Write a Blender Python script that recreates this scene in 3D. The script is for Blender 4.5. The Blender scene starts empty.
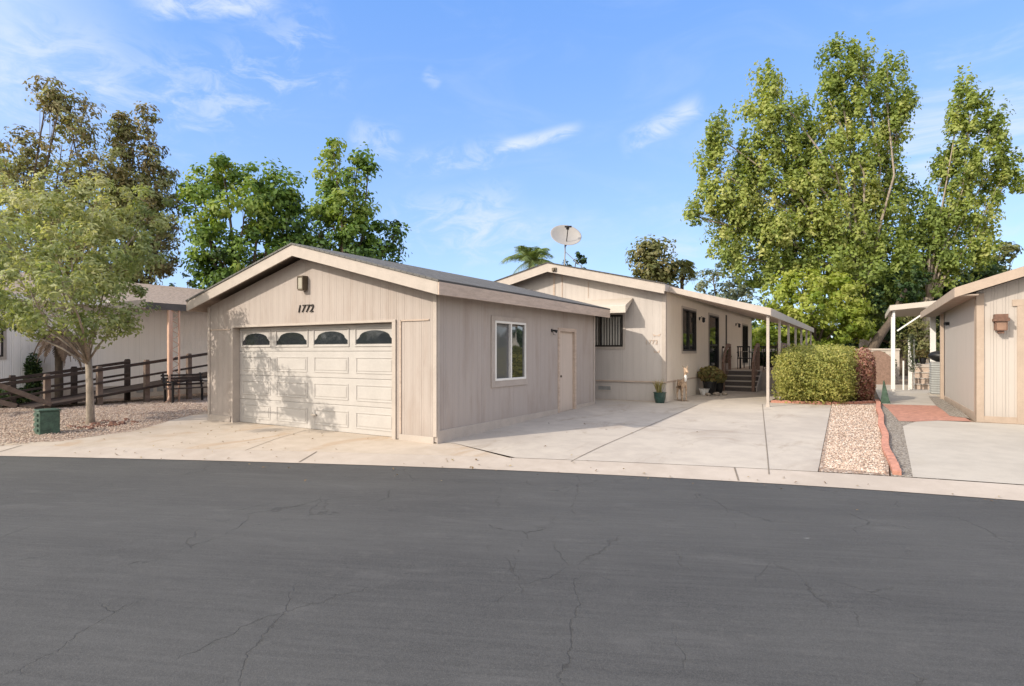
import bpy, bmesh, math, random
import numpy as np
from mathutils import Vector, Matrix, Euler
from mathutils.geometry import delaunay_2d_cdt
random.seed(7); rng = np.random.default_rng(11)
S = bpy.context.scene; COL = S.collection
R = math.radians

# ---------------------------------------------------------------- site survey
FPX, CX, CY, EYE = 582.0, 512.0, 352.3, 1.62
YAW = math.atan(353/582.0)
RX, RY = math.cos(YAW), math.sin(YAW)
FX, FY = -math.sin(YAW), math.cos(YAW)
def at(px, py, D):                       # a point seen at px,py standing D metres away
    u = (px-CX)/FPX; v = (CY-py)/FPX
    return Vector(((FX+u*RX)*D, (FY+u*RY)*D, EYE+v*D))
def onz(px, py, z=0.0):                  # where that line of sight meets the level z
    u = (px-CX)/FPX; v = (CY-py)/FPX; t = (z-EYE)/v
    return ((FX+u*RX)*t, (FY+u*RY)*t)

# ---------------------------------------------------------------- nodes
def srgb(r, g, b):
    f = lambda c: (c/255/12.92 if c/255 <= .04045 else ((c/255+.055)/1.055)**2.4)
    return (f(r), f(g), f(b), 1)
class NT:
    def __init__(s, tree): s.t = tree; s.n = tree.nodes; s.l = tree.links
    def node(s, typ, **kw):
        n = s.n.new(typ)
        for k, v in kw.items():
            if k == 'inp':
                for a, b in v.items():
                    if isinstance(b, bpy.types.NodeSocket): s.l.new(b, n.inputs[a])
                    else: n.inputs[a].default_value = b
            else: setattr(n, k, v)
        return n
    def math(s, op, a, b=0.0, clamp=False, c=None):
        n = s.node('ShaderNodeMath', operation=op, use_clamp=clamp, inp={0: a, 1: b})
        if c is not None:
            if isinstance(c, bpy.types.NodeSocket): s.l.new(c, n.inputs[2])
            else: n.inputs[2].default_value = c
        return n.outputs[0]
    def mix(s, f, a, b, blend='MIX'):
        n = s.node('ShaderNodeMix', data_type='RGBA', blend_type=blend)
        for i, v in ((0, f), (6, a), (7, b)):
            if isinstance(v, bpy.types.NodeSocket): s.l.new(v, n.inputs[i])
            else: n.inputs[i].default_value = v
        return n.outputs[2]
    def ramp(s, f, stops):
        n = s.node('ShaderNodeValToRGB', inp={0: f}); e = n.color_ramp.elements
        while len(e) < len(stops): e.new(.5)
        for x, (p, c) in zip(e, stops): x.position = p; x.color = c if len(c) == 4 else (*c, 1)
        return n.outputs[0]
    def step(s, f, a, b):
        return s.node('ShaderNodeMapRange', interpolation_type='SMOOTHSTEP', inp={0: f, 1: a, 2: b, 3: 0.0, 4: 1.0}).outputs[0]
    def noise(s, v, scale, detail=4, rough=.55, dist=0):
        return s.node('ShaderNodeTexNoise', inp={'Vector': v, 'Scale': scale, 'Detail': detail, 'Roughness': rough, 'Distortion': dist}).outputs['Fac']
    def scale(s, v, sc):
        return s.node('ShaderNodeMapping', inp={'Vector': v, 'Scale': sc}).outputs[0]
def new_mat(name):
    m = bpy.data.materials.new(name); m.use_nodes = True
    t = NT(m.node_tree); b = m.node_tree.nodes['Principled BSDF']
    pos = t.node('ShaderNodeNewGeometry').outputs['Position']
    return m, t, b, pos
def put(t, b, **kw):
    names = dict(color='Base Color', rough='Roughness', metal='Metallic', normal='Normal', spec='Specular IOR Level', ior='IOR')
    for k, v in kw.items():
        s = b.inputs[names[k]]
        if isinstance(v, bpy.types.NodeSocket): t.l.new(v, s)
        else: s.default_value = v
def bump(t, h, dist, strength=1.0):
    return t.node('ShaderNodeBump', inp={'Height': h, 'Distance': dist, 'Strength': strength}).outputs[0]
MATS = {}
def plain(name, c, rough=.7, var=.12, scale=6.0, bmp=.002, metal=0, spec=.4, stretch=(1, 1, 1)):
    if name in MATS: return MATS[name]
    m, t, b, pos = new_mat(name)
    v = t.scale(pos, stretch)
    n = t.noise(v, scale, 5, .6); n2 = t.noise(v, scale*9, 3, .6)
    k = t.math('ADD', t.math('MULTIPLY', n, .65), t.math('MULTIPLY', n2, .35))
    d = tuple(x*(1-var) for x in c[:3])+(1,); l = tuple(min(1, x*(1+var)) for x in c[:3])+(1,)
    put(t, b, color=t.mix(t.step(k, .35, .65), d, l), rough=rough, metal=metal, spec=spec, normal=bump(t, k, bmp))
    MATS[name] = m; return m
def siding(name, c, pitch=.2, depth=.005, stain=.16, stain_c=None):
    if name in MATS: return MATS[name]
    m, t, b, pos = new_mat(name)
    xyz = t.node('ShaderNodeSeparateXYZ', inp={0: pos}).outputs
    s = t.math('ADD', xyz[0], xyz[1])
    def groove(p, w):
        fr = t.math('FRACT', t.math('DIVIDE', s, p))
        return t.math('MULTIPLY', t.step(t.math('ABSOLUTE', t.math('SUBTRACT', fr, .5)), w, w*2.2), 1.0)
    g = t.math('MINIMUM', groove(pitch, .035), t.math('ADD', .45, t.math('MULTIPLY', groove(pitch/2, .05), .55)))
    grain = t.noise(t.scale(pos, (60, 60, 3)), 1.0, 4, .6)
    h = t.math('ADD', g, t.math('MULTIPLY', grain, .22))
    st = t.noise(t.scale(pos, (2.4, 2.4, .55)), 1.0, 6, .62)
    st2 = t.noise(t.scale(pos, (14, 14, 1.2)), 1.0, 4, .6)
    fine = t.noise(pos, 3.1, 6, .6)
    sc = stain_c or tuple(x*.72 for x in c[:3])+(1,)
    col = t.mix(t.math('MULTIPLY', t.step(st, .45, .72), stain*2.2), c, sc)
    col = t.mix(t.math('MULTIPLY', t.step(st2, .4, .8), stain*.7), col, tuple(x*.8 for x in c[:3])+(1,))
    col = t.mix(t.math('MULTIPLY', t.step(fine, .5, .75), .18), col, tuple(min(1, x*1.12) for x in c[:3])+(1,))
    # splash dirt near the foot of the wall
    zz = t.math('ADD', xyz[2], t.math('MULTIPLY', fine, -.5))
    col = t.mix(t.math('MULTIPLY', t.math('SUBTRACT', 1.0, t.step(zz, -.3, .25)), .3), col, tuple(x*.62 for x in c[:3])+(1,))
    # groove shade painted in as a darker tone
    col = t.mix(t.math('MULTIPLY', t.math('SUBTRACT', 1.0, g), .09), col, tuple(x*.6 for x in c[:3])+(1,))
    seam = t.math('SUBTRACT', 1.0, t.step(t.math('ABSOLUTE', t.math('SUBTRACT', t.math('FRACT', t.math('DIVIDE', s, 1.22)), .5)), .002, .006))
    col = t.mix(t.math('MULTIPLY', seam, .4), col, tuple(x*.5 for x in c[:3])+(1,))
    put(t, b, color=col, rough=.78, spec=.25, normal=bump(t, h, depth))
    MATS[name] = m; return m
def glass(name, tint=(.02, .024, .026, 1), rough=.03, spec=1.0, ior=1.9):
    m, t, b, pos = new_mat(name)
    put(t, b, color=tint, rough=rough, spec=spec, ior=ior, normal=bump(t, t.noise(pos, 1.3, 2), .006))
    return m

# ---------------------------------------------------------------- palette
C_TAN = (.41, .357, .323, 1); C_TRIM = (.425, .37, .325, 1)
M_SID = siding('garage_siding', C_TAN, stain=.24, stain_c=(.30, .235, .195, 1))
M_SIDH = siding('house_siding', (.50, .455, .42, 1), pitch=.2, stain=.12)
M_SIDE = siding('house_siding_lifted', (.72, .64, .55, 1), pitch=.2, stain=.1)  # same siding as the front, lightened to offset shade on this side
M_SIDN = siding('neighbour_siding', (.46, .415, .375, 1), pitch=.2, stain=.08, depth=.006)
M_SIDL = siding('left_house_siding', (.84, .80, .76, 1), pitch=.2, stain=.05)
M_TRIM = plain('cream_trim', C_TRIM, .6, .07, 4, .001)
M_WTRIM = plain('window_board', (.40, .345, .305, 1), .75, .08, 3, .001)
M_TRIMD = plain('weathered_fascia', (.47, .37, .30, 1), .7, .14, 3, .002, stretch=(1, 1, 6))
M_NTRIM = plain('tan_trim', (.40, .315, .25, 1), .6, .07, 4, .001)
M_DOORW = plain('garage_door_white', (.44, .415, .39, 1), .45, .05, 3, .0005)
M_VINYL = plain('white_vinyl', (.74, .72, .68, 1), .4, .03, 5, .0005)
M_METALW = plain('white_metal', (.50, .445, .39, 1), .45, .05, 5, .0005)
M_DARK = plain('dark_bronze', (.022, .018, .016, 1), .5, .2, 10, .0005)
M_BLACK = plain('black_iron', (.012, .012, .013, 1), .45, .2, 10, .0005)
M_BLIND = plain('blind_fabric', (.42, .40, .36, 1), .8, .05, 5, .0005)
M_BRONZE = plain('bronze_lamp', (.11, .085, .06, 1), .5, .2, 10, .0005, metal=.3)
M_LENS = plain('frosted_glass', (.36, .33, .27, 1), .3, .05, 8, .0005)
M_GLASS = glass('window_glass'); M_GLASSG = glass('door_glass', (.02, .024, .03, 1), .06, .8, 1.6)
M_WOODD = plain('dark_stained_timber', (.045, .030, .024, 1), .7, .35, 5, .004, stretch=(1, 1, 1))
M_WOODG = plain('weathered_timber', (.17, .125, .10, 1), .8, .25, 7, .004)
M_PINK = plain('pink_painted_post', (.60, .39, .29, 1), .6, .08, 5, .001)
M_ROOFB = plain('brown_shingle', (.30, .235, .19, 1), .9, .3, 12, .01)
M_GREENBOX = plain('green_enamel', (.045, .085, .06, 1), .6, .35, 9, .002)
M_STUCCO = plain('block_wall_paint', (.50, .44, .38, 1), .9, .1, 5, .006)
M_AC = plain('grey_steel', (.30, .30, .29, 1), .5, .1, 8, .001, metal=.2)
M_TERRA = plain('rusty_lantern', (.15, .08, .055, 1), .6, .25, 12, .002)
M_WHITE = plain('white_paint', (.74, .72, .69, 1), .5, .04, 8, .001)
M_NUM = plain('numeral_black', (.025, .02, .018, 1), .5, .1, 8, 0)
M_DRAIN = plain('dark_fascia', (.085, .075, .07, 1), .6, .15, 4, .001)
M_CERAM = plain('green_glaze', (.02, .06, .05, 1), .2, .3, 8, .001, spec=.7)
M_TAUPE = plain('brown_wrap', (.24, .155, .12, 1), .85, .2, 14, .003)
M_CARPET = plain('step_tread_grey', (.12, .105, .10, 1), .95, .15, 20, .002)
M_DEER = plain('fawn_resin', (.42, .30, .21, 1), .7, .45, 16, .002)
M_UNDER = plain('soffit_board', (.34, .27, .22, 1), .8, .1, 5, .002)

def translucent_roof():
    m, t, b, pos = new_mat('translucent_sheet'); put(t, b, color=(.75, .72, .68, 1), rough=.5)
    tr = t.node('ShaderNodeBsdfTranslucent', inp={0: (.85, .80, .75, 1)}); mx = t.node('ShaderNodeMixShader', inp={0: .65, 1: b.outputs[0], 2: tr.outputs[0]})
    t.l.new(mx.outputs[0], m.node_tree.nodes['Material Output'].inputs[0]); return m
M_TRANSROOF = translucent_roof()  # roof sheets made translucent to brighten the walls beneath
def shingles(name, a, b_, row=.14):
    m, t, b, pos = new_mat(name)
    xyz = t.node('ShaderNodeSeparateXYZ', inp={0: pos}).outputs
    cv = t.node('ShaderNodeCombineXYZ', inp={0: xyz[1], 1: xyz[0], 2: 0.0}).outputs[0]
    br = t.node('ShaderNodeTexBrick', inp={'Vector': cv, 'Scale': 1.0, 'Color1': a, 'Color2': b_, 'Mortar': tuple(x*.35 for x in a[:3])+(1,), 'Mortar Size': .008, 'Brick Width': .3, 'Row Height': row, 'Bias': 0.0})
    n = t.noise(pos, 1.2, 6, .6); n2 = t.noise(pos, 60, 3, .6)
    col = t.mix(t.math('MULTIPLY', n2, .6), br.outputs[0], tuple(x*1.5 for x in a[:3])+(1,))
    col = t.mix(t.math('MULTIPLY', t.step(n, .4, .7), .35), col, tuple(x*.6 for x in b_[:3])+(1,))
    put(t, b, color=col, rough=.95, spec=.15, normal=bump(t, t.math('ADD', t.math('MULTIPLY', br.outputs['Fac'], -1.0), n2), .008))
    return m
M_SHING = shingles('grey_shingle', (.125, .12, .115, 1), (.17, .165, .155, 1))
M_SHINGH = shingles('dark_grey_shingle', (.075, .07, .068, 1), (.10, .095, .09, 1))

# ---------------------------------------------------------------- mesh helper
class MB:
    def __init__(s): s.v = []; s.f = []
    def add(s, vs, fs):
        o = len(s.v); s.v += [tuple(p) for p in vs]; s.f += [tuple(i+o for i in f) for f in fs]; return s
    def box(s, x0, x1, y0, y1, z0, z1):
        if x0 > x1: x0, x1 = x1, x0
        if y0 > y1: y0, y1 = y1, y0
        if z0 > z1: z0, z1 = z1, z0
        return s.add([(x0, y0, z0), (x1, y0, z0), (x1, y1, z0), (x0, y1, z0), (x0, y0, z1), (x1, y0, z1), (x1, y1, z1), (x0, y1, z1)],
                     [(0, 3, 2, 1), (4, 5, 6, 7), (0, 1, 5, 4), (1, 2, 6, 5), (2, 3, 7, 6), (3, 0, 4, 7)])
    def prism(s, pts, vec):              # planar polygon pushed along vec
        n = len(pts); vec = Vector(vec); a = [Vector(p) for p in pts]; b = [p+vec for p in a]
        nrm = Vector((0, 0, 0))
        for i in range(n): nrm += a[i].cross(a[(i+1) % n])
        if nrm.dot(vec) > 0: a.reverse(); b.reverse()
        return s.add(a+b, [tuple(range(n)), tuple(range(2*n-1, n-1, -1))]+[(i, i+n, (i+1) % n+n, (i+1) % n) for i in range(n)])
    def beam(s, p, q, w, h, up=(0, 0, 1)):
        p = Vector(p); q = Vector(q); d = (q-p).normalized(); up = Vector(up)
        if abs(d.dot(up)) > .98: up = Vector((0, 1, 0))
        a = d.cross(up).normalized()*(w/2); c = a.cross(d).normalized()*(h/2)
        return s.prism([p-a-c, p+a-c, p+a+c, p-a+c], q-p)
    def tube(s, pts, rad, n=8, cap=True):
        pts = [Vector(p) for p in pts]
        if not hasattr(rad, '__len__'): rad = [rad]*len(pts)
        vs = []; prev = None
        for i, p in enumerate(pts):
            d = (pts[min(i+1, len(pts)-1)]-pts[max(i-1, 0)]).normalized()
            if prev is None: a = d.orthogonal().normalized()
            else: a = (prev-d*prev.dot(d)).normalized()
            prev = a; b = d.cross(a)
            for k in range(n):
                t = 2*math.pi*k/n; vs.append(p+(a*math.cos(t)+b*math.sin(t))*rad[i])
        fs = [(i*n+k, i*n+(k+1) % n, (i+1)*n+(k+1) % n, (i+1)*n+k) for i in range(len(pts)-1) for k in range(n)]
        if cap: fs += [tuple(range(n-1, -1, -1)), tuple(range((len(pts)-1)*n, len(pts)*n))]
        return s.add(vs, fs)
    def lathe(s, prof, c=(0, 0, 0), n=20, sx=1, sy=1, M=None):
        vs = []
        for r_, z in prof:
            for k in range(n):
                t = 2*math.pi*k/n; p = Vector((r_*math.cos(t)*sx, r_*math.sin(t)*sy, z))
                if M: p = M @ p
                vs.append(p+Vector(c))
        fs = [(i*n+k, i*n+(k+1) % n, (i+1)*n+(k+1) % n, (i+1)*n+k) for i in range(len(prof)-1) for k in range(n)]
        fs += [tuple(range(n-1, -1, -1)), tuple(range((len(prof)-1)*n, len(prof)*n))]
        return s.add(vs, fs)
    def blob(s, c, r, n=8, m=6, jit=.12):
        prof = [(max(.02, math.sin(math.pi*i/m)), -math.cos(math.pi*i/m)) for i in range(m+1)]
        o = len(s.v); s.lathe(prof, (0, 0, 0), n)
        for i in range(o, len(s.v)):
            k = 1+random.uniform(-jit, jit); p = s.v[i]
            s.v[i] = (c[0]+p[0]*r[0]*k, c[1]+p[1]*r[1]*k, c[2]+p[2]*r[2]*k)
        return s
    def build(s, name, mat, parent=None, smooth=False, bevel=0, local=False):
        me = bpy.data.meshes.new(name)
        o = Vector((0, 0, 0))
        if parent is not None and not local: o = wloc(parent)
        me.from_pydata([(p[0]-o.x, p[1]-o.y, p[2]-o.z) for p in s.v], [], s.f)
        me.materials.append(mat)
        if smooth: me.polygons.foreach_set('use_smooth', [True]*len(me.polygons))
        ob = bpy.data.objects.new(name, me); COL.objects.link(ob)
        if parent is not None: ob.parent = parent
        if bevel:
            b = ob.modifiers.new('bevel', 'BEVEL'); b.width = bevel; b.segments = 2; b.limit_method = 'ANGLE'
        return ob
def wloc(o):
    v = Vector(o.location)
    while o.parent: o = o.parent; v += Vector(o.location)
    return v
def tag(o, label, cat, group=None, kind=None):
    if label: o['label'] = label
    if cat: o['category'] = cat
    if group: o['group'] = group
    if kind: o['kind'] = kind
    return o
def thing(name, label, cat, loc, group=None, rz=0):
    o = bpy.data.objects.new(name, None); COL.objects.link(o); o.location = loc
    o.rotation_euler = (0, 0, rz); o.empty_display_size = .2
    return tag(o, label, cat, group)
def text_mesh(name, txt, size, M, mat, parent, depth=.006, shear=0, label=None):
    cu = bpy.data.curves.new(name, 'FONT'); cu.body = txt; cu.size = size; cu.extrude = depth; cu.shear = shear
    cu.space_character = 1.15; cu.align_x = 'CENTER'; cu.offset = 0
    tmp = bpy.data.objects.new('tmp', cu); COL.objects.link(tmp)
    dg = bpy.context.evaluated_depsgraph_get(); me = bpy.data.meshes.new_from_object(tmp.evaluated_get(dg))
    bpy.data.objects.remove(tmp); o = wloc(parent)
    me.transform(M); me.transform(Matrix.Translation(-o)); me.materials.clear(); me.materials.append(mat)
    ob = bpy.data.objects.new(name, me); COL.objects.link(ob); ob.parent = parent
    if label: ob['label'] = label
    return ob

# ---------------------------------------------------------------- ground shape
CURB = [(-300, -160), (-40, -11.5), (-20, -.1), (-15, 2.6), (-12.41, 3.89), (-9.97, 5.03), (-7.59, 6.08), (-5.53, 6.92), (-4.44, 7.32), (-2.71, 7.90), (-1.44, 8.29), (-.16, 8.60), (.79, 8.80), (1.8, 8.96), (5, 9.3), (12, 9.6), (300, 12)]
_cx = [p[0] for p in CURB]; _cy = [p[1] for p in CURB]
def yc(x):
    return sum(float(np.interp(x+k, _cx, _cy)) for k in (-1.2, -.4, .4, 1.2))/4
def dist(x, y):
    s = (yc(x+.5)-yc(x-.5)); return (y-yc(x))/math.sqrt(1+s*s)
def sat(t): return max(0., min(1., t))
GW = .62
def g(x, y):
    d = dist(x, y)
    if d < 0: return -.12+.015*min(-d, 4)
    z = -.12+.07*sat(d/GW)+.05*sat((d-GW)/1.0)
    z += min(.18, .026*max(0, min(y-8.13, d-1.6)))
    z += .15*sat((d-1.5)/3.0)*sat((-13.6-x)/2.5)*sat(1-(y-8.13)/6) if x < -13.6 else 0
    return z
def offset_curb(d, x0, x1, n=60):
    out = []
    for i in range(n+1):
        x = x0+(x1-x0)*i/n; s = yc(x+.5)-yc(x-.5); k = math.sqrt(1+s*s)
        out.append((x-s/k*d, yc(x)+d/k))
    return out
def inside(p, poly):
    c = False; n = len(poly)
    for i in range(n):
        a = poly[i]; b = poly[(i+1) % n]
        if (a[1] > p[1]) != (b[1] > p[1]) and p[0] < (b[0]-a[0])*(p[1]-a[1])/(b[1]-a[1])+a[0]: c = not c
    return c
def sheet(name, poly, mat, lift=.004, kind='structure', step=.5, hfun=g):
    bd = []
    n = len(poly)
    for i in range(n):
        a = Vector(poly[i]); b = Vector(poly[(i+1) % n]); k = max(1, int((b-a).length/step))
        for j in range(k): bd.append(a.lerp(b, j/k))
    nb = len(bd); xs = [p[0] for p in poly]; ys = [p[1] for p in poly]; pts = list(bd)
    x = min(xs)+.13
    while x < max(xs):
        y = min(ys)+.11
        while y < max(ys):
            if inside((x, y), poly): pts.append(Vector((x, y)))
            y += step
        x += step
    r = delaunay_2d_cdt(pts, [(i, (i+1) % nb) for i in range(nb)], [], 1, 1e-5)
    m = MB(); vs = [(p.x, p.y, hfun(p.x, p.y)+lift) for p in r[0]]
    fs = []
    for f in r[2]:
        a, b, c = [vs[i] for i in f[:3]]
        fs.append(tuple(f) if (b[0]-a[0])*(c[1]-a[1])-(b[1]-a[1])*(c[0]-a[0]) > 0 else tuple(reversed(f)))
    m.add(vs, fs); ob = m.build(name, mat, smooth=True)
    if kind: ob['kind'] = kind
    return ob

# ---------------------------------------------------------------- ground materials
def asphalt():
    m, t, b, pos = new_mat('asphalt')
    rot = t.node('ShaderNodeMapping', inp={'Vector': pos, 'Rotation': (0, 0, -.40)}).outputs[0]
    streak = t.noise(t.scale(rot, (.16, 1.3, 1)), 1.0, 6, .6, .4)
    big = t.noise(pos, .45, 5, .6); fine = t.noise(pos, 90, 3, .7); mid = t.noise(pos, 7, 5, .65)
    k = t.math('ADD', t.math('MULTIPLY', streak, .5), t.math('MULTIPLY', big, .5))
    col = t.mix(t.step(k, .36, .64), (.032, .0315, .031, 1), (.054, .053, .0505, 1))
    col = t.mix(t.math('MULTIPLY', t.step(fine, .35, .75), .35), col, (.13, .123, .115, 1))
    col = t.mix(t.math('MULTIPLY', t.step(mid, .56, .75), .25), col, (.12, .113, .105, 1))
    wob = t.node('ShaderNodeMix', data_type='VECTOR', inp={0: .2, 4: t.scale(rot, (.8, .36, 1)), 5: t.node('ShaderNodeTexNoise', inp={'Vector': pos, 'Scale': 1.9, 'Detail': 9.0, 'Roughness': .65}).outputs['Color']}).outputs[1]
    vor = t.node('ShaderNodeTexVoronoi', feature='DISTANCE_TO_EDGE', inp={'Vector': wob, 'Scale': .95}).outputs['Distance']
    crack = t.math('SUBTRACT', 1.0, t.step(vor, .0, .003))
    gate = t.math('MULTIPLY', t.step(t.noise(pos, .55, 3), .47, .60), t.step(t.noise(pos, 5.0, 4), .42, .58))
    ck = t.math('MULTIPLY', crack, gate)
    vor2 = t.node('ShaderNodeTexVoronoi', feature='DISTANCE_TO_EDGE', inp={'Vector': t.math and wob, 'Scale': 2.1}).outputs['Distance']
    ck2 = t.math('MULTIPLY', t.math('SUBTRACT', 1.0, t.step(vor2, 0.0, .009)), t.step(t.noise(pos, .8, 2), .48, .62))
    ck = t.math('MAXIMUM', ck, t.math('MULTIPLY', ck2, .5))
    col = t.mix(t.math('MULTIPLY', ck, .27), col, (.02, .02, .02, 1))
    # pale rubbed patches of old aggregate
    w = t.noise(t.scale(rot, (1, 2.6, 1)), .9, 6, .65, .6)
    col = t.mix(t.math('MULTIPLY', t.step(w, .54, .74), .30), col, (.125, .12, .115, 1))
    sp = t.node('ShaderNodeTexVoronoi', inp={'Vector': t.node('ShaderNodeMix', data_type='VECTOR', inp={0: .06, 4: pos, 5: t.node('ShaderNodeTexNoise', inp={'Vector': pos, 'Scale': 9.0}).outputs['Color']}).outputs[1], 'Scale': 1.1})
    spm = t.math('MULTIPLY', t.math('SUBTRACT', 1.0, t.step(sp.outputs['Distance'], .03, .05)), t.step(t.noise(pos, 1.1, 2), .5, .56))
    col = t.mix(t.math('MULTIPLY', spm, .6), col, (.30, .29, .27, 1))
    brush = t.noise(t.scale(rot, (1.2, 22, 1)), 1.0, 5, .7)
    col = t.mix(t.math('MULTIPLY', t.step(brush, .35, .7), .22), col, (.12, .117, .112, 1))
    gr = t.noise(pos, 220, 2, .8)
    col = t.mix(t.math('MULTIPLY', t.step(gr, .45, .72), .5), col, (.15, .15, .145, 1))
    h = t.math('SUBTRACT', t.math('ADD', t.math('MULTIPLY', fine, .5), t.math('MULTIPLY', mid, .6)), t.math('MULTIPLY', ck, 2.0))
    put(t, b, color=col, rough=.82, spec=.35, normal=bump(t, h, .005))
    return m
def concrete(name, a, c, stain=(.34, .25, .17, 1), st=.35):
    m, t, b, pos = new_mat(name)
    big = t.noise(pos, .6, 6, .62, .5); mid = t.noise(pos, 3.2, 6, .65); fine = t.noise(pos, 70, 3, .7)
    col = t.mix(t.step(t.math('ADD', t.math('MULTIPLY', big, .6), t.math('MULTIPLY', mid, .4)), .38, .62), a, c)
    s = t.noise(t.scale(pos, (1, .5, 1)), 1.1, 7, .7, .8)
    col = t.mix(t.math('MULTIPLY', t.step(s, .52, .68), st), col, stain)
    col = t.mix(t.math('MULTIPLY', t.step(fine, .3, .8), .2), col, tuple(x*.7 for x in a[:3])+(1,))
    put(t, b, color=col, rough=.88, spec=.25, normal=bump(t, t.math('ADD', fine, t.math('MULTIPLY', mid, .5)), .0022))
    return m
def gravel(name, cols, scale, h=.02):
    m, t, b, pos = new_mat(name)
    v = t.node('ShaderNodeTexVoronoi', inp={'Vector': pos, 'Scale': scale, 'Randomness': 1.0})
    f = t.node('ShaderNodeSeparateXYZ', inp={0: v.outputs['Color']}).outputs[0]
    n = len(cols); col = t.ramp(f, [(i/(n-1), c) for i, c in enumerate(cols)])
    edge = t.step(v.outputs['Distance'], .42, .68)
    col = t.mix(t.math('MULTIPLY', edge, .6), col, (.10, .07, .05, 1))
    big = t.noise(pos, 1.0, 5)
    col = t.mix(t.math('MULTIPLY', t.step(big, .45, .7), .18), col, cols[0] if len(cols[0]) == 4 else (*cols[0], 1))
    put(t, b, color=col, rough=.9, spec=.2, normal=bump(t, t.math('SUBTRACT', 1.0, v.outputs['Distance']), h))
    return m
M_ASPH = asphalt()
M_CONC = concrete('driveway_concrete', (.42, .37, .32, 1), (.50, .445, .38, 1), (.33, .27, .215, 1), .65)
M_APRON = concrete('apron_concrete', (.43, .36, .29, 1), (.51, .435, .36, 1), (.40, .28, .18, 1), .6)
M_GUT = concrete('gutter_concrete', (.41, .35, .295, 1), (.48, .415, .355, 1), (.40, .32, .26, 1), .35)
M_PAD = concrete('pad_concrete', (.40, .36, .31, 1), (.465, .42, .36, 1), (.36, .31, .24, 1), .25)
M_GRAVP = gravel('pink_gravel', [(.28, .18, .13), (.50, .36, .27), (.40, .28, .21), (.60, .50, .41), (.46, .33, .25), (.68, .61, .53)], 32)
M_GRAVL = gravel('brown_pink_gravel', [(.28, .19, .14), (.50, .38, .30), (.38, .28, .22), (.60, .50, .42), (.46, .35, .28)], 30)
M_GRAVG = gravel('grey_gravel', [(.20, .17, .14), (.36, .32, .27), (.27, .24, .20), (.48, .44, .38), (.32, .28, .23)], 34)
M_BRICKP = plain('red_paving', (.40, .195, .14, 1), .85, .22, 9, .004)
M_REDED = plain('red_edging', (.42, .20, .145, 1), .85, .22, 12, .006)
M_DIRT = plain('dry_soil', (.20, .145, .10, 1), .95, .25, 4, .01)
M_JOINT = plain('joint_filler', (.20, .165, .13, 1), .95, .2, 20, .001)

# terrain: one sheet to the horizon
def terrain():
    near = [i*.6 for i in range(-60, 61)]
    far = [40, 50, 65, 90, 130, 200, 350, 700, 1500]
    ax = [-v for v in reversed(far)]+near+far
    vs = []; fs = []; n = len(ax)
    for y in ax:
        for x in ax:
            vs.append((x, y+8, (g(max(-250, min(250, x)), y+8) if abs(x) < 250 and abs(y) < 250 else .1)-.035))
    for j in range(n-1):
        for i in range(n-1): fs.append((j*n+i, j*n+i+1, (j+1)*n+i+1, (j+1)*n+i))
    m = MB(); m.add(vs, fs); ob = m.build('ground', M_DIRT, smooth=True); ob['kind'] = 'structure'
terrain()
XA, XB = -38, 24
front = offset_curb(0, XA, XB, 110)
sheet('road', front+list(reversed(offset_curb(-14, XA, XB, 50))), M_ASPH, .0, step=.9)
back = offset_curb(GW, XA, XB, 110)
sheet('gutter', front+list(reversed(back)), M_GUT, .006, step=.28)
# concrete apron before the garage
def seg(pts, lo, hi): return [p for p in pts if lo <= p[0] <= hi]
gl = [onz(0, 447.5, -.02), onz(60, 440, .0), onz(130, 431, .02), onz(170, 420.5, .02), onz(206, 413.5, .02)]
apron = [p for p in back if -20 < p[0] < -5.2]
yap = [(-13.40, 8.2), (-5.0, 8.2)]
ap_poly = [(-20, .6+.02)]
bk = [p for p in offset_curb(GW+.01, -20, -4.6, 60)]
apron_poly = bk+[(-6.2, 8.3), (-13.6, 8.3)]+[tuple(p) for p in reversed(gl[1:])]+[(-13.4, 4.35), (-14.5, 3.95), (-20.2, 1.3)]
sheet('driveway_apron', apron_poly, M_APRON, .004, step=.4)
jA0 = Vector((-4.6, yc(-4.6)+.66)); 
drv = offset_curb(GW+.01, -4.5, -.42, 30)
driveway_poly = drv+[(-.57, 9.6), (-.78, 18.0), (-2.4, 18.1), (-2.35, 23.6), (-4.9, 23.6), (-4.9, 16.56), (-13.4, 16.56), (-13.4, 15.15), (-6.49, 15.15), (-6.49, 8.29), (-6.2, 8.3)]
sheet('driveway', driveway_poly, M_CONC, .008, step=.5)
def strip(name, pts, w, mat, lift=.013):
    m = MB()
    for a, b in zip(pts[:-1], pts[1:]):
        a = Vector(a); b = Vector(b); k = max(1, int((b-a).length/.3)); nn = (b-a).normalized(); nn = Vector((-nn.y, nn.x))*w/2
        for j in range(k):
            p = a.lerp(b, j/k); q = a.lerp(b, (j+1)/k)
            m.add([(v.x, v.y, g(v.x, v.y)+lift) for v in (p-nn, p+nn, q+nn, q-nn)], [(3, 2, 1, 0)])
    o = m.build(name, mat); o['kind'] = 'structure'
strip('driveway_joint', [onz(571, 461.5, -.05), (-3.92, 16.3)], .016, M_JOINT)
strip('driveway_joint', [onz(769, 473, -.05), (-2.42, 17.3)], .016, M_JOINT)
strip('driveway_joint', [(-6.49, 11.9), (-3.62, 11.9)], .012, M_JOINT)
strip('driveway_joint', [(-3.5, 11.9), (-1.55, 11.9)], .010, M_JOINT)
strip('driveway_joint', [(-9.9, 8.1), (-9.0, 6.1)], .012, M_JOINT, .009)
def cross_joint(x):
    a = offset_curb(0.03, x, x+.01, 1)[0]; b = offset_curb(GW, x, x+.01, 1)[0]; strip('gutter_joint', [a, b], .022, M_JOINT, .012)
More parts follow.
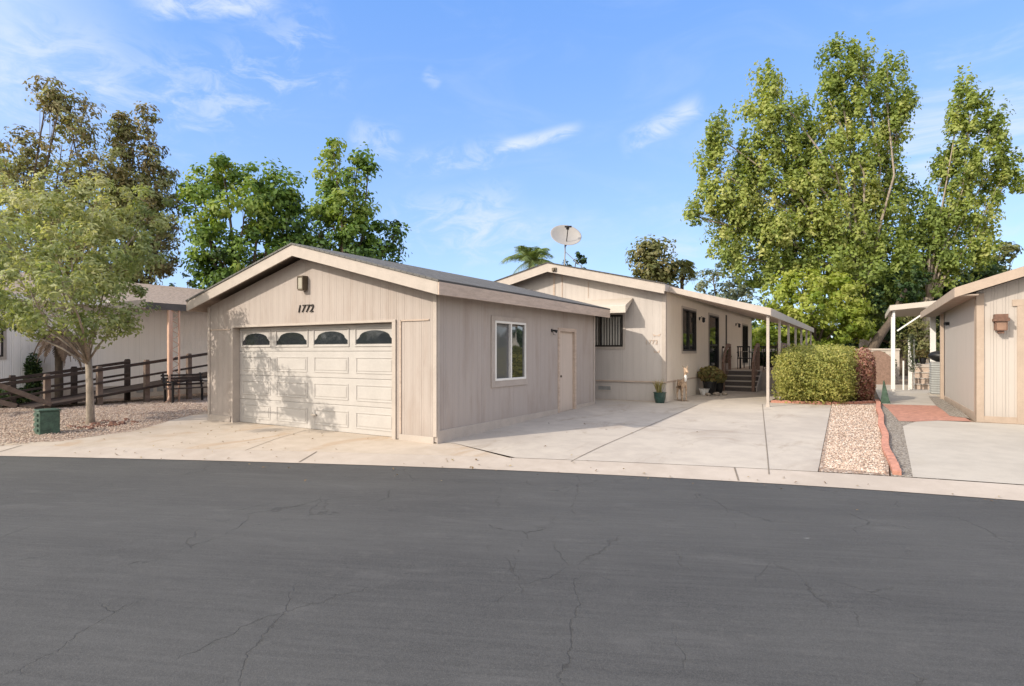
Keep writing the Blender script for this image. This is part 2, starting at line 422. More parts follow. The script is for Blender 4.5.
for x in (-1.45, -7.6, -12.6, 2.6): cross_joint(x)
# gravel beds
gp = [p for p in offset_curb(GW+.01, -.41, .40, 8)]
sheet('pink_gravel_bed', gp+[(.33, 12), (.25, 20.0), (-.78, 18.35), (-.565, 9.7)], M_GRAVP, .012, step=.3, kind='structure')
gg = offset_curb(GW+.01, .42, .95, 4)
sheet('grey_gravel_bed', gg+[(.80, 13.9), (.98, 15.0), (.44, 18.6), (.34, 19.4), (.34, 12)], M_GRAVG, .008, step=.3, kind='structure')
sheet('grey_gravel_bed', [(1.65, 16.5), (1.98, 16.2), (2.02, 23), (1.75, 23), (1.62, 19.2)], M_GRAVG, .020, step=.3, kind='structure')
pad = offset_curb(GW+.01, .66, 9, 30)
sheet('neighbour_pad', pad+[(9, 15.9), (1.35, 15.55), (.93, 15.15), (.66, 14.3)], M_PAD, .013, step=.5)
sheet('brick_path', [(.63, 15.1), (.93, 15.16), (1.35, 15.56), (1.95, 15.7), (1.7, 19.2), (.40, 19.0)], M_BRICKP, .015, step=.3)
sheet('neighbour_walk', [(.40, 19.0), (1.62, 19.2), (2.0, 23.2), (2.3, 31), (.3, 31)], M_PAD, .010, step=.4)
sheet('hedge_soil', [(-2.35, 18.2), (-.80, 18.35), (.22, 19.9), (.3, 30), (-2.2, 30)], M_DIRT, .004, step=.5)
gv = [p for p in offset_curb(GW+.01, -36, -20, 16)]
sheet('left_gravel_bed', gv+[(-20.2, 1.3), (-14.5, 3.95), (-13.4, 4.35)]+[tuple(p) for p in gl[1:]]+[(-13.6, 8.3), (-13.6, 20), (-36, 20)], M_GRAVL, .006, step=.5)

# loose stones on the two gravel beds near the street
def stones(name, label, polyfun, n, mat, r0, r1):
    m = MB()
    k = 0
    while k < n:
        x, y = polyfun()
        if x is None: continue
        r_ = random.uniform(r0, r1); z = g(x, y)+.012+r_*.25; k += 1
        a = random.random()*3; vs = []
        for (dx, dy, dz) in ((1, 0, 0), (.3, .8, 0), (-.8, .5, 0), (-.6, -.7, 0), (.5, -.8, 0), (0, 0, .75), (0, 0, -.5)):
            q = random.uniform(.75, 1.2)
            vs.append((x+(dx*math.cos(a)-dy*math.sin(a))*r_*q, y+(dx*math.sin(a)+dy*math.cos(a))*r_*q, z+dz*r_))
        m.add(vs, [(0, 1, 5), (1, 2, 5), (2, 3, 5), (3, 4, 5), (4, 0, 5), (1, 0, 6), (2, 1, 6), (3, 2, 6), (4, 3, 6), (0, 4, 6)])
    tag(m.build(name, mat), label, 'gravel', kind='stuff')
def randcol(name, cols):
    m, t, b, pos = new_mat(name)
    ri = t.node('ShaderNodeNewGeometry').outputs['Random Per Island']; n = len(cols)
    put(t, b, color=t.ramp(ri, [(i/(n-1), c) for i, c in enumerate(cols)]), rough=.9, spec=.2); return m
M_STP = randcol('pink_stones', [(.28, .18, .14), (.46, .34, .27), (.58, .49, .41), (.40, .29, .22), (.66, .60, .54)])
M_STL = randcol('brown_stones', [(.28, .19, .15), (.48, .37, .29), (.58, .48, .40), (.38, .28, .22)])
def f1():
    y = 9.4+random.random()**1.3*9; x = random.uniform(-.5-.27*sat((y-9.6)/8.5), .24); return (x, y)
stones('loose_stones', 'loose pink and white stones over the gravel strip beside the red edging', f1, 6500, M_STP, .008, .020)
def f2():
    x = random.uniform(-19, -12.6); y = random.uniform(2.5, 9.5)
    if x > -13.6 and y > 8.2: return (None, None)
    D = x*FX+y*FY; u = (x*RX+y*RY)/D*FPX+CX
    if u < -20 or u > 210: return (None, None)
    py = CY+(EYE-g(x, y))*FPX/D
    lim = np.interp(u, [0, 60, 130, 170, 206], [447.5, 440, 431, 420.5, 413.5])
    if py > lim-.5: return (None, None)
    return (x, y)
stones('loose_stones', 'loose brown and pink stones over the bed round the street tree', f2, 9000, M_STL, .009, .024)

def litter():
    pts = []
    while len(pts) < 230:
        r0 = random.random()
        if r0 < .35: x = random.choice((-14.5, -9.5, -5.2, -2.2, 1.2))+random.gauss(0, .9); d = random.gauss(.1, .22)
        elif r0 < .8: x = random.uniform(-16, -8); d = random.uniform(.1, 3.5)
        else: x = random.uniform(-8, 1); d = random.uniform(-1.5, 5)
        s_ = yc(x+.5)-yc(x-.5); k = math.sqrt(1+s_*s_); p = (x-s_/k*d, yc(x)+d/k)
        if p[1] > 8.0 and p[0] < -6.3: continue
        pts.append((p[0], p[1], g(*p)+.03))
    P = np.array(pts); nn = rng.normal(size=(len(P), 3))*.25+np.array([0, 0, 1.5])
    tag(leaf_mesh('fallen_leaves', P, .038, rng.random(len(P)), leafmat('dry_leaf', [(.10, .06, .03), (.24, .16, .08), (.34, .26, .12)], .1), None, N=nn), 'dry fallen leaves scattered along the kerb and over the concrete', 'leaf litter', kind='stuff')
# ---------------------------------------------------------------- 1772 garage
GX0, GX1, GY0, GY1 = -13.40, -6.49, 8.13, 15.15
PK = (GX0+GX1)/2; OV = .35; SL = .262
ga = thing('garage', 'low tan two-car garage numbered 1772 with a gabled grey roof', 'garage', (PK, (GY0+GY1)/2, 0))
def roofz(x, top=2.84, edge=GX1+.32): return top+SL*(edge-PK-abs(x-PK))
WT = .05
# front wall with door opening, built round the opening
m = MB()
DX0, DX1, DZ = -12.42, -7.53, 2.18
def wt(x): return roofz(x)-.22
m.prism([(GX0, GY0, 0), (DX0-.02, GY0, 0), (DX0-.02, GY0, DZ+.02), (GX0, GY0, DZ+.02)], (0, .12, 0))
m.prism([(DX1+.02, GY0, 0.02), (GX1, GY0, 0.02), (GX1, GY0, DZ+.02), (DX1+.02, GY0, DZ+.02)], (0, .12, 0))
m.prism([(GX0, GY0, DZ+.02), (GX1, GY0, DZ+.02), (GX1, GY0, wt(GX1)), (PK, GY0, wt(PK)), (GX0, GY0, wt(GX0))], (0, .12, 0))
m.prism([(GX0, GY1-.1, .0), (GX1, GY1-.1, .0), (GX1, GY1-.1, wt(GX1)), (PK, GY1-.1, wt(PK)), (GX0, GY1-.1, wt(GX0))], (0, .1, 0))
m.box(GX0, GX0+.1, GY0+.12, GY1-.1, 0, wt(GX0))
m.build('front_and_rear_wall', M_SID, ga)
m = MB()
wy0, wy1, wz0, wz1 = 10.0, 11.26, 1.03, 2.27; dy0, dy1, dz1 = 12.95, 13.86, 2.17
m.box(GX1-.1, GX1, GY0+.121, wy0, -.1, wt(GX1)); m.box(GX1-.1, GX1, wy0, wy1, -.1, wz0); m.box(GX1-.1, GX1, wy0, wy1, wz1, wt(GX1))
m.box(GX1-.1, GX1, wy1, dy0, -.1, wt(GX1)); m.box(GX1-.1, GX1, dy0, dy1, dz1, wt(GX1)); m.box(GX1-.1, GX1, dy1, GY1-.1, -.1, wt(GX1))
m.build('side_wall', M_SID, ga)
m = MB(); m.prism([(GX1+.004, GY0-.01, -.1), (GX1+.004, GY0-.01, .225), (GX1+.004, 12.86, .225), (GX1+.004, 12.86, .05)], (.018, 0, 0))
m.build('base_board', M_TRIM, ga, bevel=.003)
m = MB(); m.prism([(GX1+.004, 13.95, .0), (GX1+.004, 13.95, .24), (GX1+.004, GY1, .24), (GX1+.004, GY1, .1)], (.016, 0, 0)); m.build('base_board', M_TRIM, ga, bevel=.003)
m = MB(); m.box(GX0-.01, DX0-.11, GY0-.02, GY0-.003, -.02, .14); m.build('base_board', M_TRIM, ga, bevel=.003)
m = MB(); m.box(DX1+.16, GX1-.06, GY0-.02, GY0-.003, -.02, .11); m.build('base_board', M_TRIM, ga, bevel=.003)
m = MB()
for b6 in ((GX0-.012, GX0+.068, GY0-.026, GY0-.003, .12, wt(GX1)-.01), (GX1-.068, GX1+.012, GY0-.026, GY0-.003, .12, wt(GX1)-.01), (GX1+.003, GX1+.024, GY0-.002, GY0+.06, .0, wt(GX1)-.01), (GX1+.003, GX1+.024, GY1-.08, GY1+.01, .1, wt(GX1)-.01)):
    m = MB(); m.box(*b6); m.build('corner_board', M_TRIM, ga, bevel=.003)
# casing round the garage door and the horizontal seam boards
m = MB()
m.box(DX0-.05, DX0, GY0-.03, GY0+.2, 0, DZ+.005); m.box(DX1, DX1+.09, GY0-.03, GY0+.2, .0, DZ+.005)
m.box(DX0-.05, DX1+.09, GY0-.032, GY0+.2, DZ+.005, DZ+.05)
m.build('door_casing', M_TRIM, ga, bevel=.003)
m = MB(); m.box(GX0+.08, DX0-.12, GY0-.012, GY0-.002, 2.135, 2.165); m.build('panel_batten', M_TRIMD, ga)
m = MB(); m.box(-7.33, -6.66, GY0-.02, GY0-.002, 2.19, 2.215)
m.box(-7.345, -7.318, GY0-.02, GY0-.002, .12, 2.215)
m.build('panel_batten', M_TRIMD, ga)
m = MB(); m.box(GX0+.1, DX0-.1, GY0+.13, GY0+.16, 0, DZ); m.build('jamb', M_TRIM, ga)
# overhead door
dr = MB(); dyf = GY0+.15
SH = DZ/4.0; CW = (DX1-DX0)/4.0
for i in range(4): dr.box(DX0+.004, DX1-.004, dyf, dyf+.045, i*SH+.006+.004, (i+1)*SH-.005)
dr.box(DX0+.004, DX1-.004, dyf+.014, dyf+.04, 0.012, DZ-.01)
door = dr.build('garage_door', M_DOORW, ga, bevel=.006)
for i in range(3):
    for c in range(4):
        x0 = DX0+c*CW+.11; x1 = DX0+(c+1)*CW-.11; z0 = i*SH+.11; z1 = (i+1)*SH-.11
        p = MB()
        w = .022
        for (a, b_, c_, d_) in ((x0, x1, z0, z0+w), (x0, x1, z1-w, z1), (x0, x0+w, z0+w, z1-w), (x1-w, x1, z0+w, z1-w)):
            p.box(a, b_, dyf-.011, dyf+.002, c_, d_)
        p.box(x0+.055, x1-.055, dyf-.008, dyf+.002, z0+.05, z1-.05)
        p.build('door_panel', M_DOORW, door, bevel=.004)
def arch(x0, x1, z0, z1, y):
    w = x1-x0; h = z1-z0; sh = .09*w
    pts = [(x0, z0), (x1, z0), (x1, z0+h*.30), (x1-sh*.45, z0+h*.36), (x1-sh, z0+h*.52)]
    cxm = (x0+x1)/2; rw = w/2-sh
    for k in range(1, 16):
        a = math.pi*k/16; pts.append((cxm+rw*math.cos(a), z0+h*.52+h*.48*math.sin(a)))
    pts += [(x0+sh, z0+h*.52), (x0+sh*.45, z0+h*.36), (x0, z0+h*.30)]
    return [(p[0], y, p[1]) for p in pts]
for c in range(4):
    x0 = DX0+c*CW+.08; x1 = DX0+(c+1)*CW-.08; z0 = 3*SH+.10; z1 = 4*SH-.07
    p = MB(); w = .03
    for (a, b_, c_, d_) in ((x0, x1, z0, z0+w), (x0, x1, z1-w, z1), (x0, x0+w, z0+w, z1-w), (x1-w, x1, z0+w, z1-w)):
        p.box(a, b_, dyf-.018, dyf+.002, c_, d_)
    wf = p.build('door_window', M_DOORW, door, bevel=.003)
# windows panes are sub-parts of the door
    q = MB(); q.prism(arch(x0+.045, x1-.045, z0+.055, z1-.06, dyf-.010), (0, .012, 0)); q.build('window_pane', M_GLASSG, door)
h = MB(); h.box(-9.93, -9.78, dyf-.05, dyf-.02, .30, .33); h.box(-9.93, -9.91, dyf-.03, dyf, .30, .33); h.box(-9.80, -9.78, dyf-.03, dyf, .30, .33)
h.build('handle', M_METALW, door)
q = MB(); q.box(DX0, DX1, dyf+.0, dyf+.03, -.004, .012); q.build('weather_seal', M_BLACK, door)
# roof
def gable_roof(parent, x0, x1, y0, y1, pk, ztop0, sl, th, mat, under):
    m = MB(); zp = ztop0+sl*(x1-pk)
    m.prism([(x1, y0, ztop0), (pk, y0, zp), (x0, y0, ztop0), (x0, y0, ztop0-th), (pk, y0, zp-th), (x1, y0, ztop0-th)], (0, y1-y0, 0))
    r_ = m.build('roof', mat, parent)
    m = MB(); a = .03
    m.prism([(x1-a, y0+a, ztop0-th-.004), (pk, y0+a, zp-th-.004), (x0+a, y0+a, ztop0-th-.004), (x0+a, y0+a, ztop0-th-.03), (pk, y0+a, zp-th-.03), (x1-a, y0+a, ztop0-th-.03)], (0, y1-y0-2*a, 0))
    m.build('soffit', under, parent)
    return r_
def fascia(parent, x0, x1, y0, y1, pk, zt, sl, h, th, mf, ms, drop=.015, side_h=None):
    zp = zt+sl*(x1-pk)-drop; z = zt-drop
    for (ya, yb) in ((y0-th, y0), (y1, y1+th)):
        for (xa, xb) in ((x0, pk), (pk, x1)):
            za = z if xa == x0 else zp; zb = zp if xb == pk else z
            m = MB(); m.prism([(xa, ya, za), (xb, ya, zb), (xb, ya, zb-h), (xa, ya, za-h)], (0, yb-ya, 0)); m.build('fascia_board', mf, parent, bevel=.003)
    sh = side_h or h
    for (xa, xb) in ((x0-th, x0-.002), (x1+.002, x1+th)):
        m = MB(); m.box(xa, xb, y0-th, y1+th, z-sh, z-.002); m.build('fascia_board', ms, parent, bevel=.003)
rx0, rx1, ry0, ry1 = GX0-.30, GX1+.30, GY0-OV+.03, GY1+OV-.03
gable_roof(ga, rx0-.03, rx1+.03, ry0-.05, ry1+.05, PK, 2.852, SL, .035, M_SHING, M_UNDER)
fascia(ga, rx0, rx1, ry0, ry1, PK, 2.835, SL, .225, .03, M_TRIM, M_TRIMD)
# side window
m = MB()
for (a, b_, c_, d_) in ((wy0-.13, wy0, wz0-.13, wz1+.10), (wy1, wy1+.09, wz0-.13, wz1+.10), (wy0, wy1, wz0-.13, wz0), (wy0, wy1, wz1, wz1+.10)):
    m.box(GX1+.003, GX1+.022, a, b_, c_, d_)
win = m.build('window', M_WTRIM, ga, bevel=.003)
m = MB(); fr = .045; ym = (wy0+wy1)/2
for (a, b_, c_, d_) in ((wy0, wy0+fr, wz0, wz1), (wy1-fr, wy1, wz0, wz1), (wy0+fr, wy1-fr, wz0, wz0+fr), (wy0+fr, wy1-fr, wz1-fr, wz1), (ym-fr*.6, ym+fr*.6, wz0+fr, wz1-fr)):
    m.box(GX1-.06, GX1+.03, a, b_, c_, d_)
m.build('window_frame', M_VINYL, win, bevel=.003)
m = MB(); m.box(GX1-.035, GX1-.025, wy0+fr, ym-fr*.6, wz0+fr, wz1-fr); m.build('pane', glass('curtained_glass', (.10, .10, .105, 1), .06, .7, 1.6), win)
m = MB(); m.box(GX1-.015, GX1-.005, ym+fr*.6, wy1-fr, wz0+fr, wz1-fr); m.build('pane', M_GLASS, win)
# side door
m = MB(); m.box(GX1-.085, GX1-.045, dy0+.03, dy1-.03, .08, dz1-.03); sd = m.build('side_door', siding('door_paint', (.56, .47, .40, 1), stain=.1, depth=.001), ga)
m = MB(); m.lathe([(.012, 0), (.012, .03), (.028, .04), (.03, .06), (.015, .075)], (GX1-.045, dy0+.10, 1.02), 12, M=Euler((0, R(90), 0)).to_matrix()); m.build('door_knob', M_BRONZE, sd, smooth=True)
m = MB()
m.box(GX1-.1, GX1+.022, dy0-.07, dy0+.03, .06, dz1+.06); m.box(GX1-.1, GX1+.022, dy1-.03, dy1+.07, .06, dz1+.06); m.box(GX1-.1, GX1+.021, dy0+.03, dy1-.03, dz1-.03, dz1+.06)
m.build('side_door_frame', M_TRIMD, ga, bevel=.003)
m = MB(); m.box(GX1-.1, GX1+.03, dy0-.07, dy1+.07, -.02, .075); m.build('threshold', M_DARK, ga)
# wall lamps
m = MB(); m.box(-10.05, -9.88, GY0-.03, GY0-.002, 2.92, 3.20); m.box(-10.05, -9.88, GY0-.14, GY0-.03, 3.165, 3.20)
m.box(-10.05, -10.035, GY0-.14, GY0-.03, 2.93, 3.165); m.box(-9.905, -9.88, GY0-.14, GY0-.03, 2.90, 3.165); m.box(-10.035, -9.905, GY0-.14, GY0-.03, 2.90, 2.93)
wl = m.build('wall_lamp', M_BRONZE, ga, bevel=.003)
m = MB(); m.box(-10.033, -9.907, GY0-.13, GY0-.04, 2.932, 3.163); m.build('lamp_glass', M_LENS, wl, bevel=.006)
m = MB(); m.lathe([(.04, 0), (.04, .015), (.015, .02), (.015, .05)], (GX1, 12.55, 2.15), 12, M=Euler((0, R(90), 0)).to_matrix())
m.tube([(GX1+.04, 12.55, 2.15), (GX1+.08, 12.58, 2.14), (GX1+.12, 12.61, 2.12)], [.02, .03, .04], 10); m.tube([(GX1+.03, 12.55, 2.13), (GX1+.05, 12.56, 2.05), (GX1+.09, 12.58, 2.04)], .006, 6)
m.build('side_lamp', M_BLACK, ga, smooth=True)
rotn = Matrix.Rotation(R(90), 4, 'X')
text_mesh('house_number', '1772', .225, Matrix.Translation((-9.96, GY0-.012, 2.455)) @ rotn, M_NUM, ga, .012, shear=.28)

# ---------------------------------------------------------------- main house
HX0, HX1, HY0, HY1 = -12.2, -4.90, 16.56, 31.5
HP = -8.48; HS = .238
ho = thing('mobile_home', 'long cream single-storey home behind the garage with a dark door and steps', 'house', (HP, (HY0+HY1)/2, .15))
HZ = 3.56            # top of roof at right eave x=-4.78
def hz(x): return HZ+HS*((-4.78-HP)-abs(x-HP))
SKT = .77
def hw(x): return hz(x)-.20
m = MB(); wx0, wx1, wz0h, wz1h = -7.62, -6.17, 1.79, 2.74
P3 = lambda pts, y, d: ([(a, y, b) for a, b in pts], (0, d, 0))
m.prism(*P3([(HX0, SKT), (wx0, SKT), (wx0, wz1h+.3), (HX0, wz1h+.3)], HY0, .12))
m.prism(*P3([(wx0, SKT), (wx1, SKT), (wx1, wz0h), (wx0, wz0h)], HY0, .12))
m.prism(*P3([(wx0, wz1h), (wx1, wz1h), (wx1, wz1h+.3), (wx0, wz1h+.3)], HY0, .12))
m.prism(*P3([(wx1, SKT), (HX1, SKT), (HX1, wz1h+.3), (wx1, wz1h+.3)], HY0, .12))
m.prism(*P3([(HX0, wz1h+.3), (HX1, wz1h+.3), (HX1, hw(HX1)), (HP, hw(HP)), (HX0, hw(HX0))], HY0, .12))
m.build('front_wall', M_SIDH, ho)
m = MB(); m.box(HX0+.02, HX1-.02, HY0+.02, HY0+.1, .1, SKT); m.build('skirting', M_SIDH, ho)
m = MB(); m.box(HX0, HX1+.018, HY0-.018, HY0+.02, SKT-.03, SKT+.015); m.box(HX1, HX1+.018, HY0+.02, 23.8, SKT-.03, SKT+.015); m.build('skirting_rail', M_TRIMD, ho)
m = MB(); m.box(HX0+.02, HX1+.0, HY0-.0, HY0+.02, .05, .2); m.build('skirting_foot', M_TRIMD, ho)
# vent in the skirting
m = MB(); m.box(-6.98, -6.55, HY0-.0, HY0+.03, .46, .62); vn = m.build('vent', M_METALW, ho)
m = MB()
for i in range(6):
    for j in range(2): m.box(-6.96+i*.068, -6.96+i*.068+.045, HY0-.004, HY0+.01, .485+j*.065, .53+j*.065)
m.box(-6.965, -6.565, HY0-.001, HY0+.008, .483, .597); m.build('grille', M_AC, vn)
# side wall with openings
ops = [(18.36, 20.05, 1.66, 3.0), (22.0, 23.6, 1.0, 3.0), (28.8, 30.2, 1.1, 2.9)]
m = MB(); y = HY0+.12
for (a, b_, c_, d_) in ops:
    m.box(HX1-.1, HX1, y, a, .1, hw(HX1)); m.box(HX1-.1, HX1, a, b_, .1, c_); m.box(HX1-.1, HX1, a, b_, d_, hw(HX1)); y = b_
m.box(HX1-.1, HX1, y, HY1, .1, hw(HX1))
m.box(HX0, HX0+.1, HY0+.12, HY1, .1, hw(HX0)); m.prism(*P3([(HX0, .1), (HX1, .1), (HX1, hw(HX1)), (HP, hw(HP)), (HX0, hw(HX0))], HY1-.1, .1))
m.build('side_wall', M_SIDE, ho)
# corner boards and gable battens
m = MB(); m.box(HX1-.09, HX1+.02, HY0-.022, HY0-.003, SKT, hw(HX1)-.03); m.build('corner_board', M_TRIM, ho, bevel=.003); m = MB(); m.box(HX1+.003, HX1+.022, HY0-.0, HY0+.09, SKT, hw(HX1)-.03); m.build('corner_board', M_TRIM, ho, bevel=.003)
m = MB(); m.box(-8.50, -8.44, HY0-.02, HY0-.003, 3.0, hw(HP)-.03); m.build('gable_batten', M_TRIMD, ho)
m = MB(); m.box(-8.20, -8.17, HY0-.015, HY0-.003, 3.0, hw(HP)-.1); m.build('gable_batten', M_TRIMD, ho)
m = MB(); m.box(-7.3, -7.28, HY0-.01, HY0-.003, 3.3, 3.8); m.build('gable_batten', M_TRIMD, ho)
hr0, hr1 = HP-(-4.80-HP), -4.80
gable_roof(ho, hr0-.02, hr1+.02, HY0-.47, HY1+.4, HP, HZ, HS, .035, M_SHINGH, M_UNDER)
fascia(ho, hr0, hr1, HY0-.42, HY1+.35, HP, HZ-.015, HS, .27, .03, M_TRIM, M_TRIM, side_h=.20)
m = MB(); m.box(-8.30, -8.16, HY0-.50, HY0-.453, 4.13, 4.24); m.box(-8.26, -8.20, HY0-.54, HY0-.50, 4.15, 4.22); m.build('flood_lamp', M_BRONZE, ho)
# front window with vertical blinds
def dark_window(parent, axis, pos, a, b_, z0, z1, sign, blinds=True, mull=(.5,), name='window', trim=M_TRIM, frame=M_DARK):
    # axis 'x': window lies in plane y=pos (faces -y); axis 'y': plane x=pos (faces +x)
    def bx(m, u0, u1, d0, d1, za, zb):
        if axis == 'x': m.box(u0, u1, pos-d1, pos-d0, za, zb)
        else: m.box(pos+d0, pos+d1, u0, u1, za, zb)
    fr = .045; t_ = .075
    m = MB()
    for (u0, u1, za, zb) in ((a-t_, a, z0-t_, z1+t_), (b_, b_+t_, z0-t_, z1+t_), (a, b_, z0-t_, z0), (a, b_, z1, z1+t_)): bx(m, u0, u1, .003, .022, za, zb)
    w = m.build(name, trim, parent, bevel=.003)
    m = MB()
    for (u0, u1, za, zb) in ((a, a+fr, z0, z1), (b_-fr, b_, z0, z1), (a+fr, b_-fr, z0, z0+fr), (a+fr, b_-fr, z1-fr, z1)): bx(m, u0, u1, -.06, .028, za, zb)
    for k in mull:
        u = a+(b_-a)*k; bx(m, u-.018, u+.018, -.05, .015, z0+fr, z1-fr)
    m.build('window_frame', frame, w)
    m = MB(); bx(m, a+fr, b_-fr, -.045, -.036, z0+fr, z1-fr); m.build('pane', M_GLASS if blinds else M_GLASSG, w)
    return w
fw = dark_window(ho, 'x', HY0, wx0, wx1, wz0h, wz1h, -1, mull=(.5,))
m = MB(); k = wx0+.06
while k < wx1-.06:
    m.box(k, k+.052, HY0+.03, HY0+.034, wz0h+.05, wz1h-.05); k += .088
m.build('vertical_blinds', M_BLIND, fw)  # fabric slats of the vertical blind, not bars
sw = dark_window(ho, 'y', HX1, *ops[0], 1, mull=(.5,))
scd = dark_window(ho, 'y', HX1, *ops[1], 1, blinds=False, mull=(), name='screen_door')
m = MB(); m.box(HX1-.03, HX1+.0, 22.2, 23.5, 1.85, 1.93); m.box(HX1-.0, HX1+.05, 22.28, 22.33, 1.9, 2.05); m.build('push_bar', M_DARK, scd)
dark_window(ho, 'y', HX1, *ops[2], 1, mull=(.5,))
m = MB(); m.box(HX1+.003, HX1+.035, 25.0, 25.14, .95, 3.15); m.build('downpipe', M_DRAIN, ho)  # added dark strip for the dark line at the wall break, no real pipe
# awning over the front window
m = MB(); m.prism([(-8.0, HY0, 3.23), (-8.0, HY0-.62, 2.98), (-8.0, HY0-.64, 2.96), (-8.0, HY0-.64, 2.76), (-8.0, HY0-.62, 2.76), (-8.0, HY0-.61, 2.95), (-8.0, HY0, 3.19)], (2.14, 0, 0))
for x in (-8.0, -5.88): m.prism([(x, HY0, 3.19), (x, HY0-.6, 2.95), (x, HY0-.6, 2.78)], (.02, 0, 0))
m.build('window_awning', M_METALW, ho)
# numerals and little ornaments by the corner
text_mesh('house_number', '1772', .17, Matrix.Translation((-5.30, HY0-.01, 1.86)) @ rotn, M_TRIMD, ho, .008)
for (z, w) in ((2.10, .12), (1.62, .09)):
    m = MB(); m.prism([(-5.15, HY0-.012, z), (-5.15-w, HY0-.012, z+.06), (-5.15-w*.7, HY0-.012, z-.02)], (0, .008, 0)); m.prism([(-5.15, HY0-.012, z), (-5.15+w, HY0-.012, z+.06), (-5.15+w*.7, HY0-.012, z-.02)], (0, .008, 0)); m.build('wall_ornament', M_TRIMD, ho)
for (y, z) in ((20.55, 2.78), (27.2, 2.85)):
    m = MB(); m.lathe([(.06, 0), (.06, .025), (.02, .03)], (HX1, y, z), 12, M=Euler((0, R(90), 0)).to_matrix())
    m.tube([(HX1+.02, y, z), (HX1+.08, y, z+.07), (HX1+.15, y, z+.02)], .012, 6)
    m.lathe([(.015, .05), (.07, 0), (.05, -.02), (.05, -.11), (.015, -.14)], (HX1+.15, y, z), 8); m.build('porch_lamp', M_BLACK, ho)

# ---------------------------------------------------------------- patio cover
PX = -2.13
pc = thing('patio_cover', 'flat cream patio roof on slim posts along the side of the home', 'patio cover', (PX, 24, .18))
m = MB(); za, zb = 3.47, 2.74; y0, y1 = 16.52, 31.4
m.prism([(HX1+.13, y0, za), (PX, y0, zb), (PX, y0, zb-.04), (HX1+.13, y0, za-.04)], (0, y1-y0, 0)); m.build('roof_panel', M_TRANSROOF, pc)
m = MB(); m.prism([(HX1+.13, y0-.03, za+.03), (PX+.03, y0-.03, zb+.03), (PX+.03, y0-.03, zb-.16), (HX1+.13, y0-.03, za-.12)], (0, .028, 0)); m.build('fascia', M_TRIM, pc)
m = MB(); m.box(PX+.002, PX+.04, y0, y1, zb-.17, zb+.035); m.build('gutter', M_METALW, pc, bevel=.004)
m = MB(); k = y0+.25
while k < y1: m.prism([(HX1+.14, k, za-.045), (PX-.02, k, zb-.045), (PX-.02, k, zb-.13), (HX1+.14, k, za-.13)], (0, .05, 0)); k += .6
m.build('rafters', M_UNDER, pc)
for i, y in enumerate((16.68, 19.1, 21.5, 23.8, 26.1, 28.5, 30.9)):
    m = MB(); m.box(PX-.10, PX-.03, y-.035, y+.035, .1 if i < 3 else .9, zb-.06); 
    if i == 0: m.box(PX-.115, PX-.015, y-.05, y+.05, .15, .24)
    m.build('post', M_TRIM, pc, bevel=.004)

# ---------------------------------------------------------------- porch deck, steps
DK = .94
po = thing('porch', 'raised timber porch with four grey steps under the patio roof', 'porch', (-3.6, 27, .18))
m = MB(); m.box(-4.86, -2.30, 23.8, 31.2, DK-.08, DK); m.build('deck', M_TRIMD, po)
m = MB(); m.box(-4.86, -4.62, 23.75, 23.79, .15, DK-.08); m.box(-3.36, -2.30, 23.75, 23.79, .15, DK-.08); m.box(-2.34, -2.30, 23.8, 31.2, .15, DK-.08); m.build('deck_skirt', M_TRIM, po)
for i in range(4):
    yy = 22.62+i*.29; z = .18+(i+1)*.19
    m = MB(); m.box(-4.60, -3.38, yy, 23.75, z-.19, z-.035); st = m.build('step', M_CARPET, po)
    m = MB(); m.box(-4.62, -3.36, yy-.025, yy+.29, z-.034, z); m.build('nosing', M_METALW, st)
for x in (-4.63, -3.37):
    m = MB(); m.prism([(x, 22.55, .15), (x, 22.55, .30), (x, 23.75, DK+.02), (x, 23.75, .15)], (.03, 0, 0)); m.build('stringer', M_METALW, po)
for x in (-4.50, -3.46):
    m = MB(); m.box(x-.05, x+.05, 22.5, 22.6, .15, 1.25); m.box(x-.04, x+.04, 23.75, 23.83, .2, 1.85)
    pts = [(x, 22.5, 1.22), (x, 22.75, 1.5), (x, 23.1, 1.78), (x, 23.5, 1.9), (x, 23.85, 1.88)]
    for a, b_ in zip(pts[:-1], pts[1:]): m.beam(a, b_, .07, .12)
    k = 22.7
    while k < 23.75:
        m.box(x-.015, x+.015, k, k+.03, .3+(k-22.6)*.6, 1.2+(k-22.6)*.62); k += .26
    m.build('handrail', M_TAUPE, po, bevel=.006)
m = MB(); 
for (a, b_) in (((-4.8, 23.85), (-4.72, 23.85)), ((-3.3, 23.85), (-2.35, 23.85)), ((-2.33, 23.85), (-2.33, 31.1))):
    m.beam((a[0], a[1], 1.82), (b_[0], b_[1], 1.82), .05, .07); m.beam((a[0], a[1], 1.08), (b_[0], b_[1], 1.08), .04, .05)
    L = math.hypot(b_[0]-a[0], b_[1]-a[1]); n = int(L/.12)
    for j in range(n+1):
        t = j/max(1, n); x = a[0]+(b_[0]-a[0])*t; y = a[1]+(b_[1]-a[1])*t; m.box(x-.012, x+.012, y-.012, y+.012, DK, 1.80)
m.build('railing', M_WOODD, po)
m = MB(); m.box(-2.29, -2.26, 19.4, 22.6, .95, 1.92); m.box(-2.30, -2.25, 19.4, 19.46, .1, 1.95); m.box(-2.30, -2.25, 22.54, 22.6, .1, 1.95); tag(m.build('privacy_screen', M_TAUPE), 'brown fabric screen panel between the porch posts behind the hedge', 'screen')
